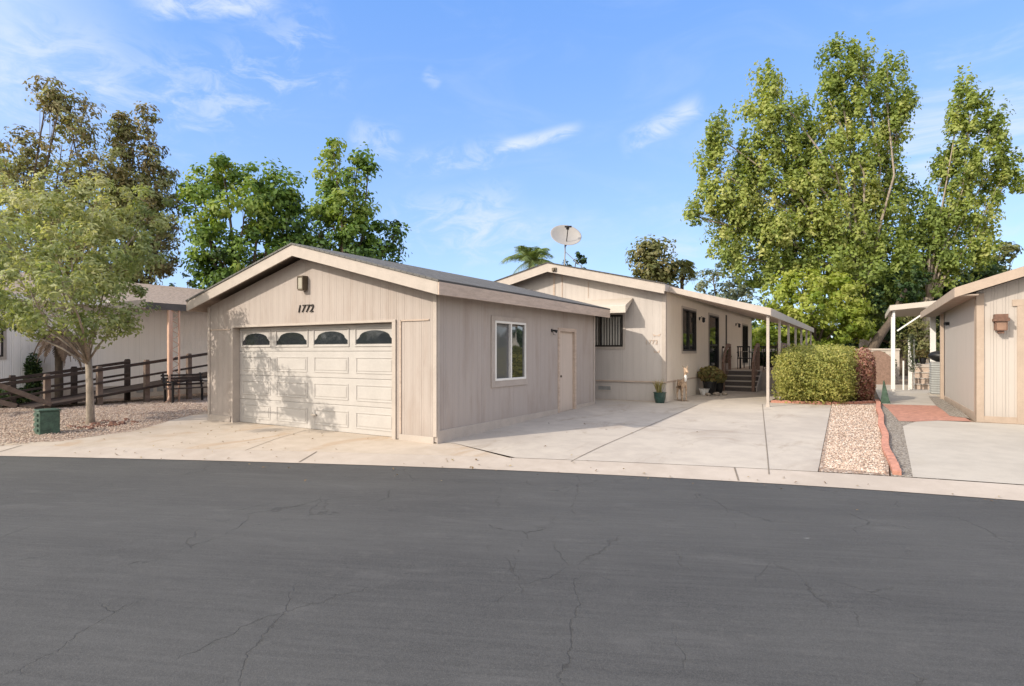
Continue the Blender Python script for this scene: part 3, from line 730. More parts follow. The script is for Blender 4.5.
# patio table and chairs
tb = thing('patio_table', 'dark glass-topped table on the porch behind the steps', 'table', (-3.95, 26.2, DK))
m = MB(); m.box(-4.55, -3.35, 25.7, 26.7, DK+.70, DK+.73); m.build('table_top', M_METALW, tb, bevel=.01)
for (x, y) in ((-4.45, 25.8), (-3.45, 25.8), (-4.45, 26.6), (-3.45, 26.6)):
    m = MB(); m.tube([(x, y, DK), (x, y, DK+.70)], .022, 8); m.build('leg', M_BLACK, tb)
def chair(x, y, rz, label):
    t = thing('patio_chair', label, 'chair', (x, y, DK), 'chairs round the porch table', rz)
    m = MB(); m.box(-.24, .24, -.24, .24, .42, .46); m.build('seat', M_BLACK, t, local=True)
    m = MB(); 
    for k in range(6): m.box(-.22+k*.08, -.20+k*.08, .22, .24, .5, .88)
    m.box(-.25, .25, .215, .245, .88, .93); m.build('backrest', M_BLACK, t, local=True)
    for (a, b_) in ((-.22, -.22), (.22, -.22), (-.22, .22), (.22, .22)):
        m = MB(); m.tube([(a, b_, 0), (a, b_, .46 if b_ < 0 else .9)], .016, 6); m.build('leg', M_BLACK, t, local=True)
    for a in (-.25, .25):
        m = MB(); m.tube([(a, .22, .68), (a, -.2, .68), (a, -.24, .45)], .016, 6); m.build('armrest', M_BLACK, t, local=True)
chair(-4.2, 25.2, R(180), 'black metal chair tucked at the left of the porch table')
chair(-3.55, 25.15, R(175), 'black metal chair tucked at the right of the porch table')
chair(-2.95, 26.3, R(-80), 'black metal chair at the railing end of the porch table')

# ---------------------------------------------------------------- leaf meshes
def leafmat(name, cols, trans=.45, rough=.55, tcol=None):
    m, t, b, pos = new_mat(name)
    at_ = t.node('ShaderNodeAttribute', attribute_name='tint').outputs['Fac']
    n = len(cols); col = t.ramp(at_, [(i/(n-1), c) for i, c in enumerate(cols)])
    put(t, b, color=col, rough=rough, spec=.3)
    tr = t.node('ShaderNodeBsdfTranslucent', inp={0: t.mix(1.0, col, tcol or (1.25, 1.25, .55, 1), 'MULTIPLY')})
    mx = t.node('ShaderNodeMixShader', inp={0: trans, 1: b.outputs[0], 2: tr.outputs[0]})
    t.l.new(mx.outputs[0], m.node_tree.nodes['Material Output'].inputs[0])
    return m
def leaf_mesh(name, C, size, tint, mat, parent, flat=.35, aspect=1.5, droop=0.0, N=None):
    n = len(C); loc = np.array(wloc(parent)) if parent else np.zeros(3)
    nr = rng.normal(size=(n, 3)); nr[:, 2] = nr[:, 2]*(1-flat)+flat*1.6*np.sign(rng.random(n)-.12)
    nr /= np.linalg.norm(nr, axis=1)[:, None]
    if N is not None: nr = nr*.62+N; nr /= np.linalg.norm(nr, axis=1)[:, None]
    a = rng.normal(size=(n, 3)); a[:, 2] -= droop*2
    a -= nr*(a*nr).sum(1)[:, None]; a /= np.linalg.norm(a, axis=1)[:, None]
    b = np.cross(nr, a)
    s = (size*rng.uniform(.65, 1.3, n))[:, None]
    P = C-loc
    bend = nr*s*.18
    V = np.stack([P-a*s*.5*aspect**.5-bend, P+b*s*.42/aspect**.5, P+a*s*.5*aspect**.5-bend, P-b*s*.42/aspect**.5], 1).reshape(-1, 3)
    me = bpy.data.meshes.new(name)
    me.vertices.add(4*n); me.vertices.foreach_set('co', V.astype(np.float32).ravel())
    me.loops.add(4*n); me.loops.foreach_set('vertex_index', np.arange(4*n, dtype=np.int32))
    me.polygons.add(n); me.polygons.foreach_set('loop_start', np.arange(0, 4*n, 4, dtype=np.int32))
    at_ = me.attributes.new('tint', 'FLOAT', 'POINT'); at_.data.foreach_set('value', np.repeat(np.clip(tint, 0, 1), 4).astype(np.float32))
    me.update(calc_edges=True); me.materials.append(mat)
    ob = bpy.data.objects.new(name, me); COL.objects.link(ob)
    if parent: ob.parent = parent
    return ob
DENS = 1.65
def crown_points(clumps, dens, tuft, per, hollow=.55, up=.75):
    """clumps: centre, (rx, ry, rz), weight, tint"""
    pts = []; tin = []; tufts = []; nrm = []
    for c, r_, w, tn in clumps:
        nt = max(3, int(DENS*dens*w*(r_[0]*r_[1]+r_[0]*r_[2]+r_[1]*r_[2])/3))
        d = rng.normal(size=(nt, 3)); d /= np.linalg.norm(d, axis=1)[:, None]
        rad = hollow+(1-hollow)*rng.random(nt)**.7
        rad *= 1+.22*(rng.random(nt)-.4)
        T = np.array(c)+d*rad[:, None]*np.array(r_)
        tt = tn+rng.normal(0, .13, nt)
        k = rng.poisson(per, nt)+2
        idx = np.repeat(np.arange(nt), k)
        e = rng.normal(size=(len(idx), 3)); e /= np.linalg.norm(e, axis=1)[:, None]
        sz = (tuft*rng.uniform(.55, 1.35, nt))[idx][:, None]
        off = e*(.45+.75*rng.random((len(idx), 1)))*sz*np.array([1, 1, up])
        if up > 1: off[:, 2] = np.abs(off[:, 2])*1.2-tuft*.8; off[:, :2] *= (1-.5*np.clip(off[:, 2:3]/(tuft*up*1.3), 0, 1))
        pts.append(T[idx]+off); tin.append(tt[idx]+rng.normal(0, .10, len(idx))); tufts.append(T)
        nrm.append(e*.9+d[idx]*.45+np.array([0, 0, .25]))
    crown_points.N = np.concatenate(nrm)
    return np.concatenate(pts), np.concatenate(tin), tufts
def tree(name, label, base, D, clumps, mat, bark, leaf, dens, tuft, per, trunk_r, cat='tree', group=None, flat=.35, aspect=1.5, stems=None, hollow=.5, droop=0., limb=.45, twigs=5, depth=1.0, jit=.35, up=.75):
    """clumps in survey form: (px, py, rx, ry[, D offset, tint, weight])"""
    b0 = Vector(base); t = thing(name, label, cat, b0, group)
    cl = []
    for c in clumps:
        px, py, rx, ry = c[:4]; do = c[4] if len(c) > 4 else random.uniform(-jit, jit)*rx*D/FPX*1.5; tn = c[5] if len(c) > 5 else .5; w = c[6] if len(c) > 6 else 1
        d = D+do; ctr = at(px, py, d); s = d/FPX
        cl.append((ctr, (rx*s, rx*s*depth, ry*s), w, tn))
    P, T, tufts = crown_points(cl, dens, tuft, per, hollow, up)
    NN = crown_points.N; keep = P[:, 2] > b0.z+.15; P = P[keep]; T = T[keep]; NN = NN[keep]
    # low and inner clumps carry darker tints, crown shade put into the colour
    leaf_mesh('crown', P, leaf, T, mat, t, flat, aspect, droop, NN)
    # trunk with limbs into every clump
    m = MB(); top = max(c[0].z for c in cl); low = min(c[0].z-c[1][2] for c in cl)
    stems = stems or [(b0, None)]
    cen = sum((c[0] for c in cl), Vector())/len(cl)
    fork = b0.lerp(Vector((cen.x, cen.y, b0.z)), .06); fork.z = max(b0.z+.8, min(b0.z+(top-b0.z)*.28, low+.35*(cen.z-low)))
    m.tube([b0-Vector((0, 0, .1)), b0+Vector((0, 0, .15)), b0.lerp(fork, .5)+Vector((random.uniform(-.04, .04), 0, 0)), fork], [trunk_r*1.45, trunk_r*1.1, trunk_r*.95, trunk_r*.85], 12)
    for i, (c, r_, w, tn) in enumerate(cl):
        L = (c-fork).length; r0 = trunk_r*limb*random.uniform(.7, 1.1)
        s0 = fork-Vector((0, 0, random.uniform(0, .12)*(fork.z-b0.z)))
        mid = s0.lerp(c, .5)+Vector((random.uniform(-.08, .08)*L, random.uniform(-.08, .08)*L, .10*L*random.uniform(.2, 1)))
        m.tube([s0, s0.lerp(mid, .5)+Vector((0, 0, .03*L)), mid, c.lerp(mid, .35), c], [r0, r0*.85, r0*.65, r0*.45, r0*.25], 7)
        tf = tufts[i]
        for q in tf[rng.integers(0, len(tf), min(len(tf), twigs))]:
            q = Vector(q); st_ = mid.lerp(c, random.uniform(.3, 1)); mm = st_.lerp(q, .5)+Vector((0, 0, .05*(q-st_).length))
            m.tube([st_, mm, q], [r0*.22, r0*.15, r0*.06], 5, cap=False)
    m.build('trunk', bark, t, smooth=True)
    return t
M_BARKL = plain('pale_bark', (.30, .25, .20, 1), .9, .3, 14, .01, stretch=(1, 1, .35))
M_BARKD = plain('dark_bark', (.10, .075, .055, 1), .9, .3, 10, .015, stretch=(1, 1, .35))
L_ASH = leafmat('ash_leaf', [(.09, .12, .05), (.20, .25, .10), (.34, .37, .17), (.48, .47, .27)], .4)
L_EUC = leafmat('rusty_olive_leaf', [(.10, .105, .05), (.27, .21, .11), (.30, .33, .14), (.46, .45, .22)], .3)
L_OLV = leafmat('olive_green_leaf', [(.060, .083, .030), (.120, .143, .048), (.180, .188, .075), (.255, .225, .105)], .35)
L_GRN = leafmat('deep_green_leaf', [(.03, .055, .02), (.08, .15, .035), (.17, .27, .05), (.30, .36, .09)], .35)
L_SYC = leafmat('yellow_green_leaf', [(.06, .095, .03), (.19, .26, .065), (.34, .40, .11), (.48, .48, .18)], .42)
L_BRT = leafmat('bright_green_leaf', [(.07, .12, .02), (.20, .28, .04), (.34, .40, .08), (.46, .48, .14)], .5)
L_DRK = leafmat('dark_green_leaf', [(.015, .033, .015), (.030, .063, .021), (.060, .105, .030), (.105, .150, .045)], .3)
L_GRY = leafmat('silver_leaf', [(.084, .112, .070), (.168, .210, .140), (.280, .308, .224), (.140, .168, .070)], .3)
L_HDG = leafmat('hedge_leaf', [(.08, .10, .03), (.24, .27, .07), (.38, .38, .11), (.50, .45, .15)], .4)
L_RED = leafmat('red_leaf', [(.24, .26, .09), (.22, .09, .07), (.42, .21, .16), (.54, .35, .27), (.34, .32, .12)], .35, tcol=(1.2, 1, .8, 1))
L_PALM = leafmat('palm_leaf', [(.070, .126, .042), (.140, .210, .070), (.238, .294, .112), (.336, .350, .182)], .3)

# left street tree (small leaves, pale trunk)
tree('street_tree', 'young tree with a pale trunk in the gravel bed by the green box', (-14.72, 6.2, g(-14.72, 6.2)), 12.6,
     [(95, 205, 38, 34, .6, .75), (40, 210, 45, 38, 0, .8), (125, 245, 34, 36, .6, .55), (72, 262, 50, 40, -.8, .6), (10, 262, 42, 44, -.6, .55), (112, 300, 36, 32, .2, .5), (55, 312, 42, 28, -.6, .55),
      (134, 318, 18, 17, 0, .6), (95, 326, 30, 16, -.4, .55), (5, 322, 30, 24, .2, .45), (-30, 300, 40, 45, 0, .5), (-40, 230, 40, 50, 0, .5), (150, 212, 20, 28, 1.2, .5),
      (30, 290, 30, 38, -2.4, .6), (62, 282, 18, 22, -2.8, .65), (0, 240, 30, 36, -2.4, .6), (8, 190, 30, 26, .5, .8)],
     L_ASH, M_BARKL, .078, 24, .24, 60, .075, aspect=2.0, twigs=7, limb=.34)
tree('tall_tree', 'tall sparse rusty-leaved tree with a bare stem rising over the street tree', (*tuple(at(58, 352, 26.5))[:2], .15), 26.5,
     [(60, 100, 18, 18, 0, .4, 1), (75, 130, 22, 16, 0, .4, 1), (30, 165, 26, 22, 0, .55, 1), (110, 165, 16, 22, 0, .5, 1), (75, 175, 24, 18, 0, .6, .9), (100, 215, 30, 26, 0, .6), (140, 300, 22, 20, 0, .4), (100, 250, 40, 36, 0, .6), (48, 88, 20, 16, 0, .35, .9), (68, 112, 26, 16, .5, .35, .7), (62, 145, 22, 12, 0, .45, .35), (82, 152, 14, 16, 0, .3, .5), (22, 150, 24, 18, 0, .4, .8), (10, 178, 26, 26, 0, .5, .9), (40, 185, 22, 18, 0, .5, .5), (95, 178, 12, 14, 0, .3, .6), (62, 190, 26, 20, 0, .6, .6), (30, 215, 40, 30, 0, .6), (75, 225, 36, 32, 0, .6), (8, 250, 40, 40, 0, .6), (60, 270, 36, 36, 0, .5)],
     L_EUC, M_BARKD, .16, 11, .42, 34, .15, hollow=.3, aspect=2.0, twigs=8, droop=.4)
tree('tall_tree', 'tall rusty-leaved tree with two narrow tops beside the garage gable', (*tuple(at(140, 352, 28))[:2], .15), 28,
     [(135, 140, 20, 34, 0, .5, .8), (150, 185, 22, 26, 0, .6), (165, 215, 14, 26, 0, .6), (125, 205, 22, 22, 0, .6), (124, 125, 12, 22, 0, .3, .9), (146, 122, 9, 22, 0, .25, .9), (126, 155, 14, 22, 0, .55, .9), (148, 155, 12, 22, 0, .3, .9), (138, 185, 28, 20, 0, .5), (160, 172, 12, 14, 0, .25, .9), (112, 190, 16, 20, 0, .45), (150, 212, 26, 26, 0, .4), (132, 235, 32, 30, 0, .65), (160, 245, 16, 28, 0, .45), (128, 270, 34, 26, 0, .6), (158, 268, 16, 14, 0, .4)],
     L_EUC, M_BARKD, .16, 13, .42, 38, .15, hollow=.3, aspect=2.0, twigs=6, droop=.4)
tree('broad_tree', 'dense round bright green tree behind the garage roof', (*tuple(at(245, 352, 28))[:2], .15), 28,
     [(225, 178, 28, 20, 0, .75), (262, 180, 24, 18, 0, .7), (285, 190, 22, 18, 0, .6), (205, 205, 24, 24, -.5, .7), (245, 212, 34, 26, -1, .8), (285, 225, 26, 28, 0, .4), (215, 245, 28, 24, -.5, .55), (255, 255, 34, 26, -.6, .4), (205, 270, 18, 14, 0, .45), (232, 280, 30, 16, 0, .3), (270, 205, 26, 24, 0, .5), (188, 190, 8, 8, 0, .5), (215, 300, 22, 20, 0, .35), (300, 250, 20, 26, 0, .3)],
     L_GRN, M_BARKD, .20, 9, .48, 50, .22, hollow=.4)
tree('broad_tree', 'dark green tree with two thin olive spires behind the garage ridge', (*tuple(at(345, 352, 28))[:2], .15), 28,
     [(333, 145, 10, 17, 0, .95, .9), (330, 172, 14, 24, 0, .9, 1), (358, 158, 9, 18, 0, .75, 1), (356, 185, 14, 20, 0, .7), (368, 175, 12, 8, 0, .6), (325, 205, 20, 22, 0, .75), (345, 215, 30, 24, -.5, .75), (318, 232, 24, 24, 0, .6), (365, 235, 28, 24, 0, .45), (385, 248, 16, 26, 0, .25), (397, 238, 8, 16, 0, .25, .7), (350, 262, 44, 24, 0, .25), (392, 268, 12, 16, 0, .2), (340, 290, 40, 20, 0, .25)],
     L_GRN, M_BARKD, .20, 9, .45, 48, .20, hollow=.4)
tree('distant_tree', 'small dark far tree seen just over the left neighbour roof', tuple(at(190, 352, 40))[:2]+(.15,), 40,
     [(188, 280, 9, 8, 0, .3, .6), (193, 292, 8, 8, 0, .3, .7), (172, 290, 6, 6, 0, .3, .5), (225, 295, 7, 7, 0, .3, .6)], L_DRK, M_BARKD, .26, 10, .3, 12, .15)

# trees beyond the home
tree('distant_tree', 'dark leafless-looking small tree beside the satellite dish mast', tuple(at(574, 352, 46))[:2]+(.15,), 46,
     [(576, 258, 8, 6, 0, .4, .9), (570, 266, 9, 6, 0, .5, .8), (582, 265, 7, 8, 0, .4, .8), (561, 268, 6, 5, 0, .6, .6), (572, 280, 14, 8, 0, .4)], L_DRK, M_BARKD, .3, 9, .3, 14, .15)
tree('distant_tree', 'round olive tree standing over the ridge of the home', tuple(at(655, 352, 50))[:2]+(.15,), 50,
     [(643, 258, 14, 13, 0, .75, .9), (655, 250, 16, 12, 0, .7, .9), (662, 266, 14, 13, 0, .8, .9), (648, 276, 18, 12, 0, .7), (670, 280, 14, 10, 0, .6, .8)], L_OLV, M_BARKD, .30, 7, .7, 44, .25)
tree('distant_tree', 'grey-leaved airy tree above the patio roof left of the tall yellow-green tree', tuple(at(722, 352, 42))[:2]+(.15,), 42,
     [(712, 272, 14, 9, 0, .5, .6), (700, 284, 12, 7, 0, .5, .6), (730, 280, 18, 14, 0, .45, .7), (748, 288, 18, 16, 0, .7, .8), (722, 296, 20, 12, 0, .3), (755, 310, 18, 14, 0, .3)], L_GRY, M_BARKD, .22, 8, .5, 24, .2)
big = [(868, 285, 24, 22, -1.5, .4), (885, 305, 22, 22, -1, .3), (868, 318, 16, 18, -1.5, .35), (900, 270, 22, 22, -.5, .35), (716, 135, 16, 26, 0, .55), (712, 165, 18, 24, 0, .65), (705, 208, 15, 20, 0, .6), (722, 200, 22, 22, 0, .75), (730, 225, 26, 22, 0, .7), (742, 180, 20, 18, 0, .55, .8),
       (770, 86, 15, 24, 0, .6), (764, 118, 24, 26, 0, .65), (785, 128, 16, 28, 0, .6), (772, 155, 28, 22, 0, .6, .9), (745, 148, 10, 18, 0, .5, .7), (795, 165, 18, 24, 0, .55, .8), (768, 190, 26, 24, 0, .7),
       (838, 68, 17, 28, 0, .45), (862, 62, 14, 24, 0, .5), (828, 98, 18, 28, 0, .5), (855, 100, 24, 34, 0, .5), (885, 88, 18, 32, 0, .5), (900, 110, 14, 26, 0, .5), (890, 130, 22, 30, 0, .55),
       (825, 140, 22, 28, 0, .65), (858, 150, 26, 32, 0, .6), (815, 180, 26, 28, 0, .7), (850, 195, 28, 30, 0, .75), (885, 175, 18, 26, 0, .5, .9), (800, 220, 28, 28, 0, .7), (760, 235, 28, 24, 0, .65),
       (838, 232, 30, 26, 0, .7), (878, 215, 26, 28, 0, .6), (895, 240, 24, 24, 0, .45), (748, 262, 26, 16, 0, .6), (790, 258, 26, 18, 0, .6), (880, 262, 24, 20, 0, .4), (800, 125, 16, 34, .5, .5), (808, 165, 20, 34, .8, .5), (745, 170, 14, 26, .5, .55), (798, 195, 24, 26, 0, .6), (905, 200, 16, 34, .6, .45), (912, 255, 18, 30, .8, .35), (740, 205, 24, 26, 0, .75), (690, 215, 8, 14, 0, .6), (820, 215, 26, 26, -.8, .75), (860, 245, 26, 26, 0, .55), (775, 232, 26, 22, -.5, .7), (830, 262, 30, 22, -1, .55), (765, 275, 24, 14, 0, .5), (800, 270, 24, 16, .5, .5), (845, 280, 24, 18, .5, .35), (730, 252, 22, 14, 0, .6), (862, 290, 22, 22, 1, .3), (895, 290, 24, 24, 2, .2)]  # lowest clumps tinted dark for the shade inside the tree
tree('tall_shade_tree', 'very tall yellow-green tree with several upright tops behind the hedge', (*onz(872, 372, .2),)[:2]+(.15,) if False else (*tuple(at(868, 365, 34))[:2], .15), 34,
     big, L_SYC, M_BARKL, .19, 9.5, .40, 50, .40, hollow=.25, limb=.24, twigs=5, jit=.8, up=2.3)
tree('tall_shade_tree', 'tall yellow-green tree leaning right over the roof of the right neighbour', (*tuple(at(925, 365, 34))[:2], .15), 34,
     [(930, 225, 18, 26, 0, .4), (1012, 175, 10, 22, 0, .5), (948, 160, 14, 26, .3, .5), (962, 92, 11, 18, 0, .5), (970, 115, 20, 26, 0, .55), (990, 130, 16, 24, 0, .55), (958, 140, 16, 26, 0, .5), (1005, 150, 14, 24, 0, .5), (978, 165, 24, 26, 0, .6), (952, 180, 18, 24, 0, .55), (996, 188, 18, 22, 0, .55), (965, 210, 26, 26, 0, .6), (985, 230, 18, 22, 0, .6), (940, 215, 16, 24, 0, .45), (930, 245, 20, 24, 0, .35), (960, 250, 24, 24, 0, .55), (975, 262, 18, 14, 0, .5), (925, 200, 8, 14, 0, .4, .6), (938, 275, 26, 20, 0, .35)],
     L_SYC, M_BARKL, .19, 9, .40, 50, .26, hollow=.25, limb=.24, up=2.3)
tree('leafy_tree', 'bright lime-green tree behind the patio roof and hedge', (*tuple(at(815, 365, 31.5))[:2], .15), 31.5,
     [(800, 285, 22, 16, 0, .7), (825, 288, 24, 18, 0, .75), (780, 298, 18, 16, 0, .6), (845, 300, 20, 22, 0, .7), (810, 310, 30, 20, -.6, .7), (838, 325, 26, 18, -.4, .65), (785, 325, 24, 18, 0, .6), (858, 318, 12, 20, 0, .55), (765, 325, 14, 22, 0, .6), (770, 345, 20, 14, 0, .5), (860, 338, 12, 12, 0, .5), (815, 335, 30, 12, 0, .5)],
     L_BRT, M_BARKD, .19, 12, .40, 48, .2, hollow=.5)
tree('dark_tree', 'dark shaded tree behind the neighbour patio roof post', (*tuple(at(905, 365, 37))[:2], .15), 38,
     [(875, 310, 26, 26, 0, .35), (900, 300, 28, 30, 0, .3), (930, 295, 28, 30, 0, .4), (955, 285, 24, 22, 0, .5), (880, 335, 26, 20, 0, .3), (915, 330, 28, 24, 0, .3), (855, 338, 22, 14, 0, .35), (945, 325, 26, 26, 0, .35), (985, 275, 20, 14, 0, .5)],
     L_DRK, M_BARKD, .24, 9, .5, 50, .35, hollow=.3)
tree('distant_tree', 'small faded tree showing over the right neighbour ridge', (*tuple(at(1000, 365, 60))[:2], .15), 60,
     [(1000, 255, 12, 10, 0, .5, .8), (985, 262, 10, 8, 0, .5, .7), (1012, 248, 8, 7, 0, .5, .7), (992, 275, 20, 10, 0, .4)], L_OLV, M_BARKD, .36, 12, .4, 16, .2)
tree('garden_shrub', 'light yellow-green bushy shrub under the neighbour patio roof', (*tuple(at(922, 365, 29))[:2], .15), 29,
     [(912, 322, 12, 12, 0, .8, .8), (925, 330, 14, 14, 0, .8, .9), (918, 345, 16, 10, 0, .7, .9), (905, 340, 10, 10, 0, .6, .8), (930, 350, 10, 10, 0, .6)], L_OLV, M_BARKD, .11, 20, .28, 36, .08, cat='shrub')

# ---------------------------------------------------------------- palms
def palm(name, label, base, h, nf, L, mat, tr, droop=.9, leaflet=.5, fan=False, r=.16, lean=(0, 0), cat='palm'):
    t = thing(name, label, cat, base); top = Vector(base)+Vector((lean[0], lean[1], h))
    m = MB(); n = 8; m.tube([Vector(base)-Vector((0, 0, .1))]+[Vector(base).lerp(top, k/n) for k in range(1, n+1)], [r*1.3]+[r*random.uniform(.9, 1.1) for _ in range(n)], 10); m.build('trunk', tr, t, smooth=True)
    m = MB(); leaves = []
    for i in range(nf):
        az = 2*math.pi*i/nf*2.4+random.uniform(-.2, .2); el = random.uniform(-.2, 1.3)
        d = Vector((math.cos(az), math.sin(az), 0)); l = L*random.uniform(.8, 1.1)
        pts = []
        for k in range(9):
            s = k/8; pts.append(top+d*(l*s*math.cos(el)*(1-.15*s*s))+Vector((0, 0, l*(math.sin(el)*s-droop*.55*s*s))))
        m.tube(pts, [.03*(1-k/9)+.004 for k in range(9)], 4, cap=False)
        if fan:
            c = pts[5]
            for q in range(13):
                a = (q-6)/6*1.4; dd = (pts[6]-pts[4]).normalized(); sd = dd.cross(Vector((0, 0, 1))).normalized()
                e = c+(dd*math.cos(a)+sd*math.sin(a))*l*.4+Vector((0, 0, -.15*l*abs(a)/1.4-.05)); w = sd.cross(dd)*.02+sd*.03
                m.add([c-w, c+w, e+w*.3, e-w*.3], [(0, 1, 2, 3)])
        else:
            for k in range(1, 9):
                for q in range(4):
                    c = pts[k-1].lerp(pts[k], q/4); dd = (pts[k]-pts[k-1]).normalized(); sd = dd.cross(Vector((0, 0, 1))).normalized()
                    ll = leaflet*math.sin(math.pi*min(1, (k+q/4)/9+.08))**.6
                    for s_ in (-1, 1):
                        e = c+(sd*s_*.75+dd*.55+Vector((0, 0, -.35+random.uniform(-.2, .2)))).normalized()*ll
                        w = dd*.035
                        m.add([c-w, c+w, e+w*.3, e-w*.3], [(0, 1, 2, 3)])
    ob = m.build('fronds', mat, t)
    at_ = ob.data.attributes.new('tint', 'FLOAT', 'POINT'); at_.data.foreach_set('value', rng.random(len(ob.data.vertices)).astype(np.float32))
    return t
p = at(531, 300, 46); palm('palm_tree', 'feathery green palm crown rising behind the ridge beside the dish', (p.x, p.y, .15), 8.7, 34, 3.3, L_PALM, M_BARKD, droop=1.1, leaflet=.85)
p = at(682, 300, 50); palm('palm_tree', 'shaggy fan palm beside the round olive tree above the patio roof', (p.x, p.y, .15), 9.0, 60, 1.5, L_OLV, M_BARKD, droop=1.5, fan=True, r=.14)
M_DEAD = leafmat('dead_frond', [(.10, .06, .035), (.17, .11, .07), (.22, .15, .10)], .2)
palm('palm_tree', 'low palm with a brown skirt of dead fronds beside the left ramp', (-19.55, 7.45, .15), 1.95, 30, .85, M_DEAD, M_BARKD, droop=2.3, leaflet=.22, r=.10)

# ---------------------------------------------------------------- hedge and shrubs
def box_hedge(name, label, cx, cy, hx, hy, z0, h, mat, n, leaf, tintb=.55, pw=4, cat='hedge'):
    t = thing(name, label, cat, (cx, cy, z0))
    # superellipsoid shell with uneven skin and leaves inside
    d = rng.normal(size=(n, 3)); d /= np.linalg.norm(d, axis=1)[:, None]
    k = (np.abs(d)**pw).sum(1)**(-1/pw)
    rad = 1-np.abs(rng.normal(0, .07, n))+.05*rng.random(n)**6*3; 
    q = d*k[:, None]
    ph = np.sin(q[:, 0]*7+q[:, 2]*5)*np.sin(q[:, 1]*8+1)*np.sin(q[:, 2]*6+q[:, 0]*3)
    q = q*(rad*(1+.05*ph))[:, None]
    P = q*np.array([hx, hy, h/2])+np.array([cx, cy, z0+h/2])
    T = tintb+rng.normal(0, .2, n)+.15*ph
    keep = P[:, 2] > z0+.03
    fr = rng.normal(size=(n, 3))*.35+d+.5*np.stack([np.sin(P[:, 0]*17+P[:, 2]*9), np.sin(P[:, 1]*15+P[:, 0]*7), np.sin(P[:, 2]*19+P[:, 1]*8)], 1)
    leaf_mesh('foliage', P[keep], leaf, T[keep], mat, t, .3, 1.4, N=fr[keep])
    m = MB()
    for i in range(14):
        x = cx+random.uniform(-.7, .7)*hx; y = cy+random.uniform(-.7, .7)*hy
        m.tube([(x, y, z0-.05), (x+random.uniform(-.1, .1), y, z0+h*.4), (x+random.uniform(-.3, .3)*hx*.4, y+random.uniform(-.3, .3), z0+h*.75)], [.03, .02, .008], 5)
    m.build('stems', M_BARKD, t)
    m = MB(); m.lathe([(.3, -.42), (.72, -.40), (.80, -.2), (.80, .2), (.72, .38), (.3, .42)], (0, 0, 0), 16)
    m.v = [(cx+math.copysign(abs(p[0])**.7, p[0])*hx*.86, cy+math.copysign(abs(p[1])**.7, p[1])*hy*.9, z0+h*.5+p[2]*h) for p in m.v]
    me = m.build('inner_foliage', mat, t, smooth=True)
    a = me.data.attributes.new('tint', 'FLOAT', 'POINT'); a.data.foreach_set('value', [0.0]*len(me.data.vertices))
    return t
box_hedge('clipped_hedge', 'thick clipped yellow-green hedge standing beside the patio post', -1.26, 21.2, 1.03, 3.25, .14, 1.62, L_HDG, 70000, .055, .6, 5)
box_hedge('red_shrub', 'clipped bronze-red shrub at the right end of the green hedge', -.06, 20.2, .31, .9, .16, 1.5, L_RED, 14000, .055, .5, 3, cat='shrub')
# ---------------------------------------------------------------- edgings
def scallop(name, label, pts, w, h, step):
    m = MB(); P = [Vector(p) for p in pts]; i = 0; acc = 0
    for a, b_ in zip(P[:-1], P[1:]):
        L = (b_-a).length; n = max(1, round(L/step)); d = (b_-a)/n; nn = Vector((-d.y, d.x)).normalized()*w/2
        for k in range(n):
            p = a+d*k+d*.01; q = a+d*(k+1)-d*.01
            zz = g(p.x, p.y)
            J = Vector((random.uniform(-.004, .004), random.uniform(-.003, .003)))
            pr = []
            for s in range(7):
                t = s/6; c = p.lerp(q, t)+J; pr.append((c, zz+h*(.72+.28*math.sin(math.pi*t))+random.uniform(-.003, .003)))
            vs = []
            for c, z in pr: vs += [(c.x-nn.x, c.y-nn.y, z), (c.x+nn.x, c.y+nn.y, z)]
            o = len(vs)
            for c, z in pr: vs += [(c.x-nn.x, c.y-nn.y, zz-.05), (c.x+nn.x, c.y+nn.y, zz-.05)]
            fs = []
            for s in range(6):
                e = s*2; fs += [(e, e+1, e+3, e+2), (o+e, o+e+2, o+e+3, o+e+1), (e, e+2, o+e+2, o+e), (e+1, o+e+1, o+e+3, e+3)]
            fs += [(0, o, o+1, 1), (12, 13, o+13, o+12)]
            m.add(vs, fs)
    tag(m.build(name, M_REDED, bevel=.006), label, 'edging')
wv = [(.30+.016*math.sin(y*2.1)+.06*sat((11.2-y)/2), y) for y in [9.42+.42*i for i in range(26)]]
scallop('garden_edging', 'wavy red scalloped border between the pink and the grey gravel', wv, .105, .085, .19)
scallop('garden_edging', 'red scalloped border along the foot of the clipped hedge', [(-2.30, 18.02), (-1.5, 18.12), (-.8, 18.25), (-.3, 18.6), (.2, 19.3)], .11, .085, .24)

# ---------------------------------------------------------------- right neighbour
NX, NY = 2.08, 16.12
nb = thing('neighbour_house', 'cream house with tan corner trim cut by the right edge of the picture', 'house', (NX+3.4, NY+4, .14))
NS = .335; nxe = NX-.39; nyf = NY-.33; npk = NX+3.6; nzt = 3.03
def nz(x): return nzt+NS*(x-nxe)
NE = 22.6
m = MB(); m.prism(*P3([(NX, .05), (2.86, .05), (2.86, nz(2.86)-.22), (NX, nz(NX)-.22)], NY, .1)); m.build('front_wall', M_SIDN, nb)
m = MB(); m.prism(*P3([(2.86, 2.72), (8, 2.72), (8, nz(npk)-.22-NS*(8-npk)), (npk, nz(npk)-.22), (2.86, nz(2.86)-.22)], NY, .1)); m.build('gable_wall', M_SIDN, nb)
m = MB(); m.box(NX, NX+.1, NY+.1, NE, .05, nz(NX)-.22); m.box(NX+.1, 8, NE-.1, NE, .05, 3.0); m.build('side_wall', M_SIDN, nb)
